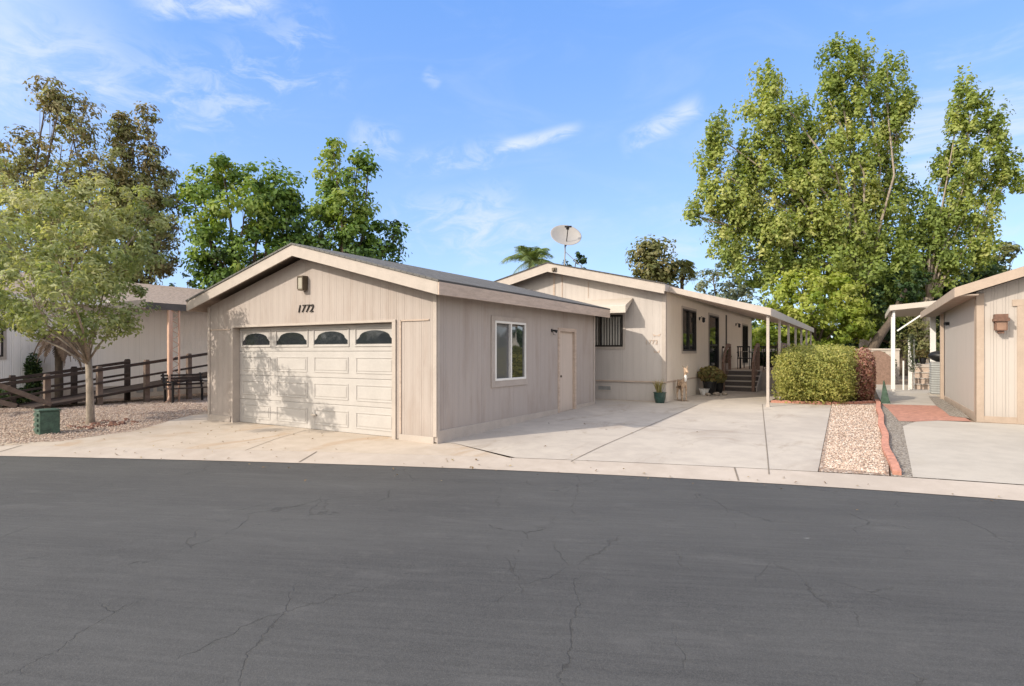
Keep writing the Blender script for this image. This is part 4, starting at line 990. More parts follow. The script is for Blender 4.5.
m = MB(); m.box(NX-.02, NX+.13, NY-.022, NY-.003, .05, nz(NX)-.26); m.box(NX-.022, NX-.003, NY-.022, NY+.16, .05, nz(NX)-.26); m.build('corner_board', M_NTRIM, nb, bevel=.003)
m = MB(); m.box(NX+.13, 2.76, NY-.02, NY-.003, .05, .24); m.box(NX-.02, NX-.003, NY+.16, NE-.0, .05, .30); m.build('base_board', M_NTRIM, nb, bevel=.003)
m = MB(); m.box(2.76, 2.88, NY-.03, NY+.1, .05, 2.60); m.box(2.68, 8, NY-.034, NY+.1, 2.60, 2.74); m.build('door_casing', M_NTRIM, nb, bevel=.003)
m = MB(); m.box(2.88, 7.4, NY+.06, NY+.1, .05, 2.6)
for i in range(5): m.box(2.9, 7.38, NY+.045, NY+.06, .08+i*.52, .55+i*.52)
m.build('garage_door', M_DOORW, nb, bevel=.006)
m = MB(); m.prism([(nxe, nyf, nzt), (npk, nyf, nz(npk)), (9.2, nyf, nz(npk)-NS*(9.2-npk)), (9.2, nyf, nz(npk)-NS*(9.2-npk)-.04), (npk, nyf, nz(npk)-.04), (nxe, nyf, nzt-.04)], (0, 9.1, 0)); m.build('roof', M_SHING, nb)
m = MB(); m.prism([(nxe-.03, nyf-.03, nzt-.012), (npk, nyf-.03, nz(npk)-.012), (npk, nyf-.03, nz(npk)-.23), (nxe-.03, nyf-.03, nzt-.22)], (0, .028, 0)); m.build('fascia_board', M_NTRIM, nb, bevel=.003)
m = MB(); m.box(nxe-.03, nxe-.002, nyf-.002, nyf+9.1, nzt-.22, nzt-.008); m.build('fascia_board', M_NTRIM, nb, bevel=.003)
m = MB(); m.prism([(nxe, nyf+.01, nzt-.16), (NX-.003, nyf+.01, nzt-.16), (NX-.003, nyf+.01, nzt-.19), (nxe, nyf+.01, nzt-.19)], (0, 9.0, 0)); m.build('soffit', M_UNDER, nb)
m = MB(); m.box(NX-.11, NX-.022, 22.0, 22.14, .1, 2.8); m.build('downpipe', M_NTRIM, nb)
# lantern
lx, lz = 2.47, 2.24
m = MB(); m.box(lx-.05, lx+.05, NY-.02, NY-.002, lz-.16, lz+.12); m.box(lx-.11, lx+.11, NY-.24, NY-.02, lz+.10, lz+.19)
m.prism([(lx-.13, NY-.27, lz+.04), (lx+.13, NY-.27, lz+.04), (lx+.13, NY-.03, lz+.04), (lx-.13, NY-.03, lz+.04)], (0, 0, .06)); m.prism([(lx-.085, NY-.22, lz-.16), (lx+.085, NY-.22, lz-.16), (lx+.085, NY-.05, lz-.16), (lx-.085, NY-.05, lz-.16)], (0, 0, .02))
for (a, b_) in ((-.10, -.235), (.085, -.235), (-.10, -.055), (.085, -.055)): m.box(lx+a, lx+a+.015, NY+b_, NY+b_+.015, lz-.15, lz+.04)
m.prism([(lx-.05, NY-.18, lz-.22), (lx+.05, NY-.18, lz-.22), (lx+.05, NY-.08, lz-.22), (lx-.05, NY-.08, lz-.22)], (0, 0, .06))
ln = m.build('wall_lantern', M_TERRA, nb)
m = MB(); m.box(lx-.083, lx+.083, NY-.22, NY-.055, lz-.14, lz+.038); m.build('lantern_glass', plain('amber_glass', (.28, .17, .12, 1), .3, .15, 8, .001), ln)
m = MB(); m.lathe([(.05, 0), (.05, .02), (.02, .03)], (NX-.0, 20.9, 2.45), 10, M=Euler((0, R(-90), 0)).to_matrix()); m.tube([(NX-.03, 20.9, 2.45), (NX-.11, 20.85, 2.44)], .05, 8); m.build('side_lamp', M_BLACK, nb)

# neighbour patio roof, post, deck, air conditioner
npc = thing('patio_cover', 'white flat patio roof with a pair of slim posts beside the brick path', 'patio cover', (.95, 25.6, .18))
m = MB(); m.box(.80, 2.6, 25.3, 31, 3.20, 3.25); m.build('roof_panel', M_METALW, npc)
m = MB(); m.prism([(.77, 25.27, 3.14), (2.6, 25.27, 3.30), (2.6, 25.27, 3.48), (.77, 25.27, 3.33)], (0, .03, 0)); m.build('fascia', M_METALW, npc, bevel=.004)
m = MB(); m.box(.768, .80, 25.31, 31, 3.12, 3.32); m.build('gutter', M_METALW, npc)
for y in (25.45, 26.9):
    m = MB(); m.box(.86, .94, y-.04, y+.04, .15, 3.18); m.build('post', M_WHITE, npc, bevel=.004)
m = MB(); m.beam((1.0, 25.4, 2.4), (1.9, 25.4, 3.1), .04, .05); m.build('brace', M_WHITE, npc)
m = MB(); m.box(1.94, 2.10, 24.85, 24.97, .15, 3.1); m.build('post', M_WHITE, npc)
ac = thing('air_conditioner', 'grey louvred air conditioner at the rear corner of the right house', 'air conditioner', (2.35, 24.2, .15))
m = MB(); m.box(1.90, 2.50, 23.9, 24.6, .22, 1.30)
m.build('cabinet', M_AC, ac, bevel=.02)
m = MB()
for i in range(13): m.box(1.888, 2.512, 23.888, 24.61, .27+i*.078, .30+i*.078)
m.build('louvres', plain('pale_louvre', (.45, .47, .46, 1), .5), ac)
m = MB(); m.box(1.85, 2.55, 23.85, 24.65, .14, .22); m.build('base_slab', M_PAD, ac)
bb = thing('barbecue_cover', 'black cloth cover bulging on top of the air conditioner', 'cover', (2.35, 24.25, 1.32)); m = MB(); m.blob((2.18, 24.25, 1.49), (.36, .36, .18), 12, 8, .08); m.build('cloth', M_BLACK, bb, smooth=True)
dk = thing('neighbour_deck', 'low cream sided deck with steps beyond the brick path', 'deck', (2.0, 29.5, .18))
m = MB(); m.box(1.65, 2.9, 28.5, 30.9, .1, 1.15); m.build('deck_wall', M_TRIM, dk)
for i in range(4):
    m = MB(); m.box(1.63, 2.9, 27.4+i*.28, 28.5, .18+i*.22, .18+(i+1)*.22-.035); sti = m.build('step', M_TRIMD, dk)
    m = MB(); m.box(1.61, 2.9, 27.37+i*.28, 27.68+i*.28, .18+(i+1)*.22-.034, .18+(i+1)*.22); m.build('nosing', M_METALW, sti)
m = MB(); m.box(1.50, 1.56, 27.3, 27.36, .15, 1.2); m.box(1.50, 1.56, 28.45, 28.51, .15, 2.0); m.beam((1.53, 27.33, 1.2), (1.53, 28.48, 2.0), .05, .06); m.build('handrail', M_WHITE, dk)
# tall narrow trellis with a climber, row of pots on the deck edge
tr = thing('garden_trellis', 'narrow white trellis panel with pale green ivy left of the neighbour deck', 'trellis', (1.35, 26.6, .18))
m = MB(); m.box(1.22, 1.27, 26.6, 26.65, .15, 1.3); m.box(1.40, 1.44, 26.6, 26.64, .15, 2.1); m.box(1.56, 1.60, 26.6, 26.64, .15, 2.1)
for i in range(9): m.box(1.44, 1.56, 26.61, 26.63, .4+i*.2, .42+i*.2)
m.build('frame', M_WHITE, tr)
P = np.array([[1.5+random.gauss(0, .07), 26.58+random.gauss(0, .04), random.uniform(.9, 2.3)] for _ in range(420)]); leaf_mesh('climber', P, .06, rng.random(420), L_GRY, tr)
def pot_plant(label, x, y, z, r_, h, ph, pr, pot, lm, n, leaf, cat='potted plant', group=None, spiky=False):
    t = thing('potted_plant', label, cat, (x, y, z), group)
    m = MB(); m.lathe([(r_*.7, 0), (r_*.95, h*.5), (r_, h*.92), (r_*1.08, h*.93), (r_*1.08, h), (r_*.9, h), (r_*.88, h*.93), (.02, h*.92)], (x, y, z), 18); m.build('pot', pot, t, smooth=False)
    if spiky:
        m = MB()
        for i in range(n):
            a = random.uniform(0, 6.28); q = random.uniform(.1, .55); L = ph*random.uniform(.7, 1.1)
            d = Vector((math.cos(a)*math.sin(q), math.sin(a)*math.sin(q), math.cos(q))); b0 = Vector((x+random.uniform(-.4, .4)*r_, y+random.uniform(-.4, .4)*r_, z+h*.93)); sd = d.cross(Vector((0, 0, 1))).normalized()*leaf
            m.add([b0-sd, b0+sd, b0+d*L*.6+sd*.9, b0+d*L, b0+d*L*.6-sd*.9], [(0, 1, 2, 3, 4)])
        ob = m.build('leaves', lm, t); at_ = ob.data.attributes.new('tint', 'FLOAT', 'POINT'); at_.data.foreach_set('value', rng.random(len(ob.data.vertices)).astype(np.float32))
    else:
        d = rng.normal(size=(n, 3)); d /= np.linalg.norm(d, axis=1)[:, None]; rr = (.55+.45*rng.random(n))[:, None]
        P = d*rr*np.array([pr, pr, ph/2])+np.array([x, y, z+h+ph*.42]); leaf_mesh('leaves', P, leaf, rng.random(n), lm, t)
        m = MB()
        for i in range(9):
            a = i*.7; m.tube([(x, y, z+h*.9), (x+math.cos(a)*pr*.3, y+math.sin(a)*pr*.3, z+h+ph*.25), (x+math.cos(a)*pr*.7, y+math.sin(a)*pr*.7, z+h+ph*.55)], [.012, .009, .005], 5)
        m.build('stems', M_BARKD, t)
    return t
L_POT = leafmat('croton_leaf', [(.10, .12, .04), (.26, .24, .10), (.38, .32, .14), (.22, .11, .06)], .35)
for i, (x, h, w) in enumerate(((1.72, .30, 'black hanging pot leftmost on the neighbour deck steps'), (2.0, .34, 'black planter in the middle of the neighbour deck steps'), (2.3, .26, 'black pot rightmost on the neighbour deck steps'))):
    pot_plant(w, x, 28.7, 1.15, .11, h*.7, .4, .22, M_BLACK, L_POT, 260, .07, group='pots on the neighbour deck')
pot_plant('green glazed pot with spiky leaves at the corner of the home', -4.98, 16.30, .17, .17, .32, .42, .2, M_CERAM, L_POT, 34, .016, spiky=True)
pot_plant('large black pot with bronze-green bushy leaves left of the steps', -4.50, 20.35, .18, .22, .46, .55, .40, M_BLACK, L_POT, 1300, .10)
pot_plant('smaller black pot with bronze leaves tucked against the steps', -4.42, 21.35, .18, .16, .36, .46, .27, M_BLACK, L_POT, 1100, .08)
pot_plant('tall potted shrub on the porch beside the screen door', -4.70, 24.3, DK, .12, .25, .6, .16, M_WHITE, L_DRK, 420, .07)
pot_plant('white planter of greenery on the porch by the right handrail', -2.75, 24.3, DK, .22, .3, .6, .35, M_WHITE, L_GRN, 900, .07)
m = MB(); m.lathe([(.10, 0), (.17, .2), (.19, .22), (.15, .22), (.02, .2)], (-4.62, 20.05, .18), 14); tag(m.build('flower_pot', M_WHITE), 'small empty white pot beside the large black pot', 'pot')
# pebbles round the pots
for (x, y, r_, l) in ((-4.42, 19.75, .10, 'pale grey stone left of the white flower pot'), (-4.2, 19.95, .12, 'flat brown stone before the large black pot'), (-4.0, 20.3, .09, 'small dark stone nearest the steps')):
    m = MB(); m.blob((x, y, .18+r_*.5), (r_, r_*.8, r_*.6), 9, 6, .15); tag(m.build('garden_stone', plain('stone_%d' % int(r_*100), (.32, .27, .22, 1), .9), smooth=True), l, 'stone', 'stones by the pots')

# fawn statue on the driveway edge
def fawn():
    x, y, z = -4.72, 17.45, .18
    t = thing('deer_statue', 'small fawn statue with white chest standing beside the home wall', 'statue', (x, y, z))
    me = bpy.data.meshes.new('body')
    J = [(0, 0, .52, .10), (.17, 0, .53, .085), (.27, 0, .56, .08), (.32, 0, .70, .045), (.34, 0, .84, .045), (.37, 0, .90, .058), (.46, 0, .87, .030), (.52, 0, .845, .022),   # 0-7 rump..nose
         (-.02, .06, .36, .05), (-.05, .065, .22, .022), (-.03, .065, .02, .016), (-.02, -.06, .36, .05), (-.05, -.065, .22, .022), (-.03, -.065, .02, .016),
         (.27, .055, .38, .035), (.27, .06, .20, .02), (.27, .06, .02, .016), (.27, -.055, .38, .035), (.27, -.06, .20, .02), (.27, -.06, .02, .016),
         (.33, .05, .99, .014), (.32, .09, 1.05, .008), (.33, -.05, .99, .014), (.32, -.09, 1.05, .008), (-.10, 0, .58, .03), (-.14, 0, .63, .012)]
    Ed = [(0, 1), (1, 2), (2, 3), (3, 4), (4, 5), (5, 6), (6, 7), (0, 8), (8, 9), (9, 10), (0, 11), (11, 12), (12, 13), (2, 14), (14, 15), (15, 16), (2, 17), (17, 18), (18, 19), (5, 20), (20, 21), (5, 22), (22, 23), (0, 24), (24, 25)]
    me.from_pydata([j[:3] for j in J], Ed, []); o = bpy.data.objects.new('body', me); COL.objects.link(o); o.parent = t
    o.modifiers.new('skin', 'SKIN'); 
    for i, j in enumerate(J): me.skin_vertices[0].data[i].radius = (j[3], j[3]); 
    me.skin_vertices[0].data[0].use_root = True
    sb = o.modifiers.new('sub', 'SUBSURF'); sb.levels = 2; sb.render_levels = 2; me.materials.append(M_DEER)
    m = MB(); m.blob((.345, 0, .70), (.042, .045, .13), 10, 8, .02); m.build('white_chest', M_WHITE, t, smooth=True, local=True)
    m = MB(); m.box(-.12, .36, -.12, .12, -.01, .02); m.build('base', M_DIRT, t, local=True)
    t.rotation_euler = (0, 0, R(-48))
fawn()

# ---------------------------------------------------------------- satellite dish
sdp = at(566, 235, 18.9); sdb = Vector((-8.35, 17.05, hz(-8.35)))
sdt = thing('satellite_dish', 'tilted white satellite dish on a bent mast at the roof ridge', 'satellite dish', sdb)
nrm = Vector((.50, -.60, .56)).normalized(); q = nrm.to_track_quat('Z', 'X').to_matrix()
prof = [(.001, -.10)]+[(.50*k/8, -.10+.10*(k/8)**2) for k in range(1, 9)]+[(.515, .004), (.50, .006)]+[(.50*k/8, -.093+.10*(k/8)**2) for k in range(7, 0, -1)]+[(.001, -.092)]
m = MB(); m.lathe(prof, sdp, 28, sx=.92, sy=1.0, M=q); m.build('reflector', plain('dish_grey', (.34, .32, .30, 1), .5, .04), sdt, smooth=True)
m = MB(); mast = sdp-nrm*.16
m.tube([mast+Vector((0, 0, .02)), mast-Vector((0, 0, .42)), sdb+Vector((0, 0, .0))], .022, 8); m.tube([mast-Vector((0, 0, .42)), sdb+Vector((.55, .3, -.08))], .012, 6); m.build('mast', M_AC, sdt)
m = MB(); low = sdp+q @ Vector((-.45, 0, 0)); foc = sdp+nrm*.36
low = sdp-Vector((0, 0, .36)); m.tube([mast-Vector((0, 0, .25)), low, foc], .016, 6); m.tube([foc, foc-nrm*.10], .05, 10); m.tube([foc+Vector((.1, .05, 0)), foc+Vector((-.1, -.05, 0))], .03, 8); m.build('feed_arm', M_DARK, sdt)

# ---------------------------------------------------------------- left neighbour
lh = thing('neighbour_house', 'pale house behind the left street tree with a brown roof and dark-edged porch', 'house', (-24, 12, .15))
LX = -20.35
m = MB(); m.box(LX-.1, LX, 4.6, 22, .55, 3.25); m.box(LX-7, LX-.1, 4.6, 4.7, .55, 3.25); m.build('wall', M_SIDL, lh)
m = MB(); m.box(LX-.06, LX-.01, 4.7, 22, .1, .55); m.build('foundation', M_STUCCO, lh)
m = MB()
for i in range(3): m.box(LX-.01, LX+.003, 9.9+i*.32, 10.1+i*.32, .30, .45)
m.build('vent', M_AC, lh)
m = MB(); m.prism([(LX+.45, 4.2, 3.22), (LX-3.3, 4.2, 4.25), (LX-7.3, 4.2, 3.22), (LX-7.3, 4.2, 3.16), (LX+.45, 4.2, 3.16)], (0, 18.2, 0)); m.build('roof', M_ROOFB, lh)
m = MB(); m.box(LX+.45, LX+.48, 4.2, 22.4, 3.05, 3.215); m.build('fascia_board', M_VINYL, lh)
dark_window(lh, 'y', LX, 5.4, 6.45, 1.5, 2.5, 1, mull=(.5,))
lp = thing('porch_roof', 'dark-edged porch roof on pink posts between the left house and the garage', 'porch roof', (-17.6, 12, .15))
m = MB(); m.prism([(LX+.5, 8.75, 3.19), (-17.5, 8.75, 3.02), (-17.5, 8.75, 2.98), (LX+.5, 8.75, 3.15)], (0, 7, 0)); m.build('roof_panel', M_TRANSROOF, lp)
m = MB(); m.box(-17.50, -17.44, 8.72, 15.8, 2.86, 3.05); m.box(LX+.6, -17.5, 8.72, 8.75, 2.9, 3.12); m.build('fascia_board', M_DRAIN, lp)
yy0 = 9.42
m = MB(); m.box(-17.6, -17.48, yy0-.02, yy0+.08, .1, 2.9); m.build('post', M_PINK, lp)
m = MB(); m.box(-17.52, -17.48, yy0+.26, yy0+.30, .1, 2.9); m.build('post', M_PINK, lp)
m = MB(); k = 0
while k < 9:
    z = .25+k*.29; ya, yb = yy0+.08, yy0+.26
    pts = [(-17.5, ya+(yb-ya)*(.5-.5*math.cos(2*math.pi*s/12)), z+.29*s/12) for s in range(13)]
    m.tube(pts, .010, 5); k += 1
m.build('scrollwork', M_PINK, lp)
m = MB(); m.tube([(-17.40, 9.36, 2.85), (-17.40, 9.36, .35), (-17.32, 9.28, .2), (-17.2, 9.15, .17)], .035, 8); m.build('downpipe', M_PINK, lp)
# ramp with railings
def rz_(y): return .30+.143*(y-6.6)-.0
for (x, lab, mt) in ((-18.0, 'brown timber handrail on the near side of the sloping ramp', M_WOODG), (-19.25, 'dark timber handrail on the far side of the sloping ramp', M_WOODD)):
    t = thing('ramp_railing', lab, 'railing', (x, 9, .15), 'ramp railings')
    ys = [5.4, 6.6, 7.8, 9.03, 10.28, 11.5, 12.7] if x > -19 else [4.9, 6.3, 7.7, 9.1]
    for i, y in enumerate(ys):
        m = MB(); zt = .86+.142*(y-5.4); zb = g(x, y)-.1
        m.box(x-.065, x+.065, y-.065, y+.065, zb, zt+.0); m.box(x-.055, x+.055, y-.055, y+.055, zt, zt+.03)
        m.build('post', mt, t, bevel=.01)
    for dz in (-.06, -.42, -.78):
        m = MB(); a, b_ = ys[0], ys[-1]
        if dz == -.78: a = 6.6
        m.beam((x+.09, a-.3, .86+.142*(a-.3-5.4)+dz), (x+.09, b_, .86+.142*(b_-5.4)+dz), .04, .085 if dz == -.06 else .06); m.build('rail', M_WOODD, t, bevel=.004)
m = MB(); m.beam((-17.88, 5.55, .85), (-17.88, 6.65, .28), .05, .12); m.beam((-17.8, 4.2, .98), (-17.8, 5.9, .30), .05, .12)
tag(m.build('ramp_brace', M_WOODG, bevel=.004), 'two slanting timber boards at the low end of the ramp', 'timber brace')
m = MB(); m.prism([(-18.0, 6.4, .22), (-18.0, 13, 1.16), (-18.0, 13, 1.10), (-18.0, 6.4, .17)], (-1.2, 0, 0)); tag(m.build('wooden_ramp', M_WOODD), 'dark timber ramp deck rising towards the left house door', 'ramp')
# dark low shrubs at the left edge
def shrub(name, label, x, y, z, r_, h, mat, n, leaf):
    t = thing(name, label, 'shrub', (x, y, z)); d = rng.normal(size=(n, 3)); d /= np.linalg.norm(d, axis=1)[:, None]
    P = d*(.4+.6*rng.random(n))[:, None]*np.array([r_, r_, h/2])+np.array([x, y, z+h/2]); leaf_mesh('foliage', P, leaf, rng.random(n), mat, t)
    m = MB()
    for i in range(8):
        a = i*.8; m.tube([(x, y, z-.05), (x+math.cos(a)*r_*.5, y+math.sin(a)*r_*.5, z+h*.6)], [.02, .008], 5)
    m.build('stems', M_BARKD, t)
for (px, py, D, r_, h, lab) in ((33, 395, 16.5, .22, 1.5, 'narrow dark upright shrub left of the low palm'), (8, 402, 15.6, .55, .55, 'low dark shrub at the far left behind the slanting boards'), (22, 398, 16.6, .4, .5, 'low dark shrub between the slanting boards and the upright shrub'), (0, 398, 17.5, .3, 1.5, 'dark tall shrub against the left house window')):
    p = at(px, py, D); shrub('dark_shrub', lab, p.x, p.y, .15, r_, h, L_DRK, 1500, .07)
# bench
def bench():
    t = thing('garden_bench', 'small dark slatted bench behind the pink posts by the ramp', 'bench', (-17.25, 9.75, g(-17.25, 9.75)))
    for i in range(4):
        m = MB(); m.box(-.05+i*.1, .02+i*.1, -.62, .62, .40, .425); m.build('seat_slat', M_WOODD, t, local=True)
    for i in range(4):
        m = MB(); m.beam((-.12-i*.02, -.62, .52+i*.09), (-.12-i*.02, .62, .52+i*.09), .02, .055); m.build('back_slat', M_WOODD, t, local=True)
    for y in (-.55, .55):
        m = MB(); m.box(-.1, -.05, y-.025, y+.025, 0, .42); m.beam((-.1, y, .4), (-.2, y, .85), .04, .05); m.build('leg', M_BLACK, t, local=True)
        m = MB(); m.box(.30, .35, y-.025, y+.025, 0, .6); m.box(-.15, .36, y-.03, y+.03, .58, .62); m.build('armrest', M_BLACK, t, local=True)
bench()
# green utility box
ub = thing('utility_box', 'green metal utility box with side louvres on the gravel near the kerb', 'utility box', (-13.95, 5.12, g(-13.95, 5.12)), rz=R(-8))
m = MB(); m.box(-.20, .20, -.165, .165, -.05, .45); m.build('cabinet', M_GREENBOX, ub, bevel=.02, local=True)
m = MB(); m.box(-.215, .215, -.18, .18, .452, .485); m.build('lid', M_GREENBOX, ub, bevel=.012, local=True)
for i in range(4):
    m = MB(); m.box(-.13, .13, -.195, -.16, .06+i*.10, .11+i*.10); m.build('louvre', M_GREENBOX, ub, bevel=.006, local=True)
m = MB(); m.box(.197, .206, -.13, .13, .08, .40); m.build('access_panel', M_GREENBOX, ub, bevel=.004, local=True)
# bark lumps round the street tree
bl = MB()
for i in range(70):
    a = random.uniform(0, 6.28); d = random.uniform(.15, 1.0); x = -14.6+math.cos(a)*d*.7+.25; y = 6.2+math.sin(a)*d*.7+.1; s = random.uniform(.02, .065)
    bl.blob((x, y, g(x, y)+s*.3), (s*1.4, s, s*.5), 6, 4, .3)
tag(bl.build('bark_chunks', plain('bark_mulch', (.17, .085, .06, 1), .95, .3, 15, .004)), 'reddish bark chunks round the foot of the street tree', 'mulch', kind='stuff')

# ---------------------------------------------------------------- background walls
m = MB(); m.box(-6, 1.4, 33.2, 33.4, .0, 1.72); m.box(-6.03, 1.43, 33.17, 33.43, 1.72, 1.80); tag(m.build('block_wall', M_STUCCO), 'cream block wall across the back of the yards', 'wall')
m = MB()
pts = [(-.1, 0.1)]+[(-.1+1.15*k/12, 1.35+.35*math.sin(math.pi*k/12)) for k in range(13)]+[(1.05, 0.1)]
m.prism([(a, 30.6, b_) for a, b_ in pts], (0, .08, 0)); gt = tag(m.build('garden_gate', M_TAUPE), 'brown arched-top garden gate left of the white posts', 'gate')
tk = MB(); p = at(868, 352, 30.5); q = at(890, 322, 31); tk.tube([Vector((p.x-.5, p.y, .1)), Vector((p.x-.1, p.y, 1.2)), p.lerp(q, .5), q, at(905, 290, 32)], [.34, .27, .23, .17, .12], 12)
lt = thing('leaning_tree', 'thick bare leaning trunk with a small dark crown behind the red shrub', 'tree', (p.x-.5, p.y, .1)); tk.build('trunk', M_BARKD, lt, smooth=True)
P, T, _ = crown_points([(at(905, 285, 32), (1.4, 1.2, 1.0), 1, .3), (at(885, 300, 32), (1.1, 1., .8), 1, .3)], 14, .25, 18); leaf_mesh('crown', P, .2, T, L_DRK, lt, N=crown_points.N)
# green picket of dark leaves along the rear wall
box_hedge('rear_hedge', 'long dark hedge in front of the rear block wall', -2.4, 32.4, 3.2, .5, .1, 1.5, L_DRK, 16000, .12, .35, 5)
m = MB(); m.prism([(.37, 19.3, .15), (.62, 19.3, .15), (.44, 19.3, .85)], (0, .03, 0)); m.prism([(.37, 19.8, .15), (.62, 19.8, .15), (.46, 19.35, .85)], (0, .03, 0)); tag(m.build('folding_sign', M_GREENBOX), 'small dark green folded stand leaning beside the red shrub', 'stand')

# far trees to close the horizon on both sides
def belt(label, x0, x1, y, h, n):
    P = np.stack([rng.uniform(x0, x1, n), y+rng.normal(0, 2.0, n), rng.random(n)**.8*h*(.8+.2*np.sin(np.linspace(0, 40, n)))], 1)
    P[:, 2] *= (.75+.25*np.sin(P[:, 0]*.7)*np.sin(P[:, 0]*.23+1)); ob = leaf_mesh('distant_trees', P, .7, rng.random(n), L_DRK, None); tag(ob, label, 'trees', kind='stuff')
litter()
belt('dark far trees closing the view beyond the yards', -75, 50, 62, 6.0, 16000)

belt('dark trees on the far side of the street behind the camera', -70, 60, -30, 7.0, 9000)

# ---------------------------------------------------------------- camera, light, sky
cam = bpy.data.cameras.new('camera'); co = bpy.data.objects.new('camera', cam); COL.objects.link(co)
co.location = (0, 0, EYE); co.rotation_euler = (R(90), 0, YAW)
cam.sensor_width = 36; cam.sensor_fit = 'HORIZONTAL'; cam.lens = 36*FPX/1024; cam.shift_y = (CY-343)/1024; cam.clip_end = 4000; cam.clip_start = .05
S.camera = co
SUND = Vector((.565, 1, -.67)).normalized()
sl = bpy.data.lights.new('sun', 'SUN'); sl.energy = 2.05; sl.angle = R(.55); sl.color = (1, .93, .84)
so = bpy.data.objects.new('sun', sl); COL.objects.link(so); so.rotation_euler = SUND.to_track_quat('-Z', 'Y').to_euler(); so.location = (-20, -30, 40)
EL = math.asin(-SUND.z); AZ = math.atan2(-SUND.x, -SUND.y)
w = bpy.data.worlds.new('World'); S.world = w; w.use_nodes = True; t = NT(w.node_tree)
bg = w.node_tree.nodes['Background']
sky = t.node('ShaderNodeTexSky', sky_type='NISHITA'); sky.sun_disc = False; sky.sun_elevation = EL; sky.sun_rotation = AZ % (2*math.pi)
sky.air_density = 1.0; sky.dust_density = .3; sky.ozone_density = 2.5; sky.altitude = 100
dirv = t.node('ShaderNodeTexCoord').outputs['Generated']
xyz = t.node('ShaderNodeSeparateXYZ', inp={0: dirv}).outputs
az = t.math('MULTIPLY', t.math('ARCTAN2', xyz[0], xyz[1]), 57.2958); el = t.math('MULTIPLY', t.math('ARCSINE', xyz[2]), 57.2958)
ae = t.node('ShaderNodeCombineXYZ', inp={0: az, 1: el, 2: 0.0}).outputs[0]
def sky_ang(px, py):
    d = at(px, py, 1)-Vector((0, 0, EYE)); d.normalize(); return math.degrees(math.atan2(d.x, d.y)), math.degrees(math.asin(d.z))
wv_ = t.noise(t.scale(ae, (.055, .16, 1)), 1.0, 8, .62, 1.2)
wv2 = t.noise(t.scale(ae, (.25, .5, 1)), 1.0, 7, .65, .8)
def cloud(p0, p1, wid, lo, hi, amt, src):
    a0, e0 = sky_ang(*p0); a1, e1 = sky_ang(*p1); L = math.hypot(a1-a0, e1-e0); ux, uy = (a1-a0)/L, (e1-e0)/L
    dx = t.math('SUBTRACT', az, (a0+a1)/2); dy = t.math('SUBTRACT', el, (e0+e1)/2)
    s = t.math('ADD', t.math('MULTIPLY', dx, ux), t.math('MULTIPLY', dy, uy)); n_ = t.math('SUBTRACT', t.math('MULTIPLY', dy, ux), t.math('MULTIPLY', dx, uy))
    n_ = t.math('ADD', n_, t.math('MULTIPLY', t.math('SUBTRACT', wv2, .5), wid*1.2))
    a = t.math('SUBTRACT', 1.0, t.step(t.math('ABSOLUTE', s), L*.3, L*.62)); b_ = t.math('SUBTRACT', 1.0, t.step(t.math('ABSOLUTE', n_), wid*.1, wid))
    return t.math('MULTIPLY', t.math('MULTIPLY', t.math('MULTIPLY', a, b_), t.step(src, lo, hi)), amt)
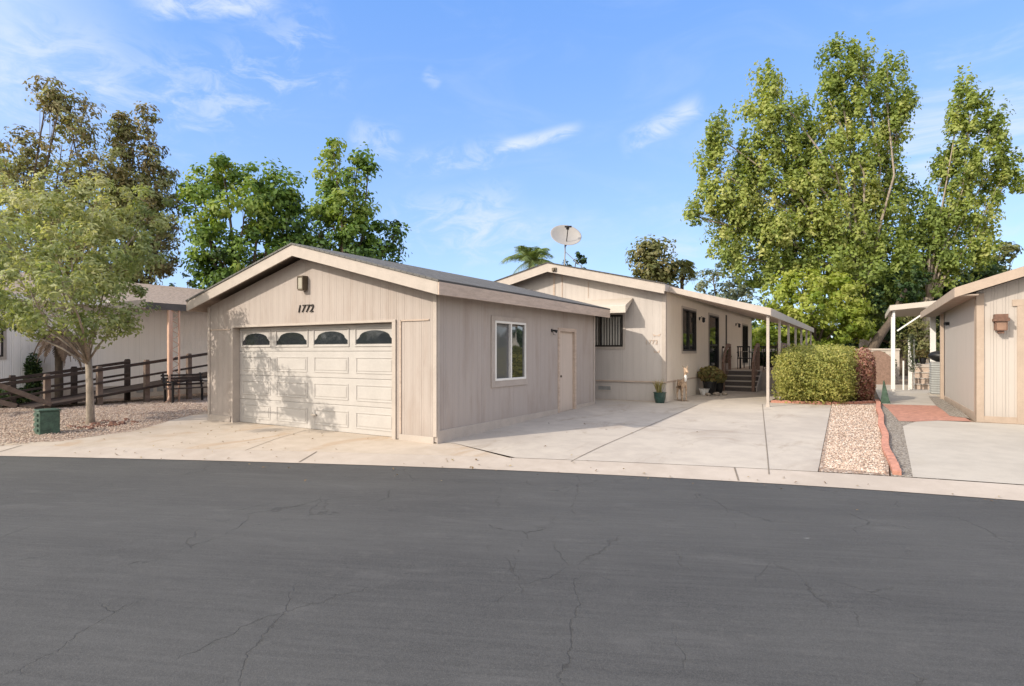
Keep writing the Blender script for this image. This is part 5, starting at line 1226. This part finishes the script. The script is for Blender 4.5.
parts = [cloud((500, 147), (578, 128), .9, .25, .6, .85, wv2), cloud((400, 165), (520, 145), 2.0, .4, .7, .5, wv2),
         cloud((625, 145), (700, 103), 1.5, .3, .6, .8, wv2), cloud((150, 110), (330, 30), 5, .42, .7, .55, wv2), cloud((-60, 60), (180, 95), 7, .3, .8, .6, wv2), cloud((-60, 30), (120, 60), 5, .3, .8, .45, wv2),
         cloud((140, 2), (275, -4), 1.6, .25, .6, .9, wv2), cloud((390, 220), (520, 200), 3.5, .4, .7, .6, wv2), cloud((430, 245), (560, 225), 3, .4, .7, .45, wv2),
         cloud((880, 140), (1080, 100), 7, .35, .65, .9, wv_), cloud((480, 225), (760, 232), 4, .3, .7, .35, wv_), cloud((640, 250), (700, 246), 1.5, .3, .6, .5, wv2), cloud((350, 130), (400, 145), 2, .4, .6, .45, wv2), cloud((425, 70), (440, 85), 1, .4, .6, .3, wv2), cloud((960, 245), (1080, 235), 4, .4, .6, .5, wv_)]
acc = t.math('MULTIPLY', t.step(wv_, .45, .85), .18)
for p_ in parts: acc = t.math('ADD', acc, p_)
acc = t.math('MINIMUM', t.math('MULTIPLY', acc, .85), .8)
sky_fill = t.mix(.68, sky.outputs[0], t.mix(t.step(el, 2, 38), (1.12, 1.9, 3.7, 1), (.46, 1.34, 3.7, 1)))
# white glow added to the unseen sky round the sun, to fill the shade
sdot = t.node('ShaderNodeVectorMath', operation='DOT_PRODUCT', inp={0: dirv, 1: tuple(-SUND)}).outputs['Value']
sky_fill = t.mix(t.step(sdot, .22, .95), sky_fill, (7.8, 7.6, 7.2, 1))
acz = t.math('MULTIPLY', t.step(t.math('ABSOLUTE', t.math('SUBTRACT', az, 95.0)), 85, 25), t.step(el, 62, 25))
sky_fill = t.mix(t.math('MULTIPLY', acz, .8), sky_fill, (5.0, 4.9, 4.8, 1))  # pale patch added to the unseen right-hand sky to fill shaded walls
skyc = t.mix(acc, sky_fill, (2.6, 3.0, 3.75, 1))
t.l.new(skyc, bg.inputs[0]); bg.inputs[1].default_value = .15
S.view_settings.view_transform = 'Standard'; S.view_settings.look = 'None'; S.view_settings.exposure = 1.02; S.view_settings.use_white_balance = True; S.view_settings.white_balance_temperature = 6900; S.view_settings.gamma = 1
S.cycles.max_bounces = 6; S.cycles.diffuse_bounces = 3; S.cycles.glossy_bounces = 2; S.cycles.transmission_bounces = 3; S.cycles.transparent_max_bounces = 4
S.cycles.caustics_reflective = False; S.cycles.caustics_refractive = False; S.cycles.use_denoising = True
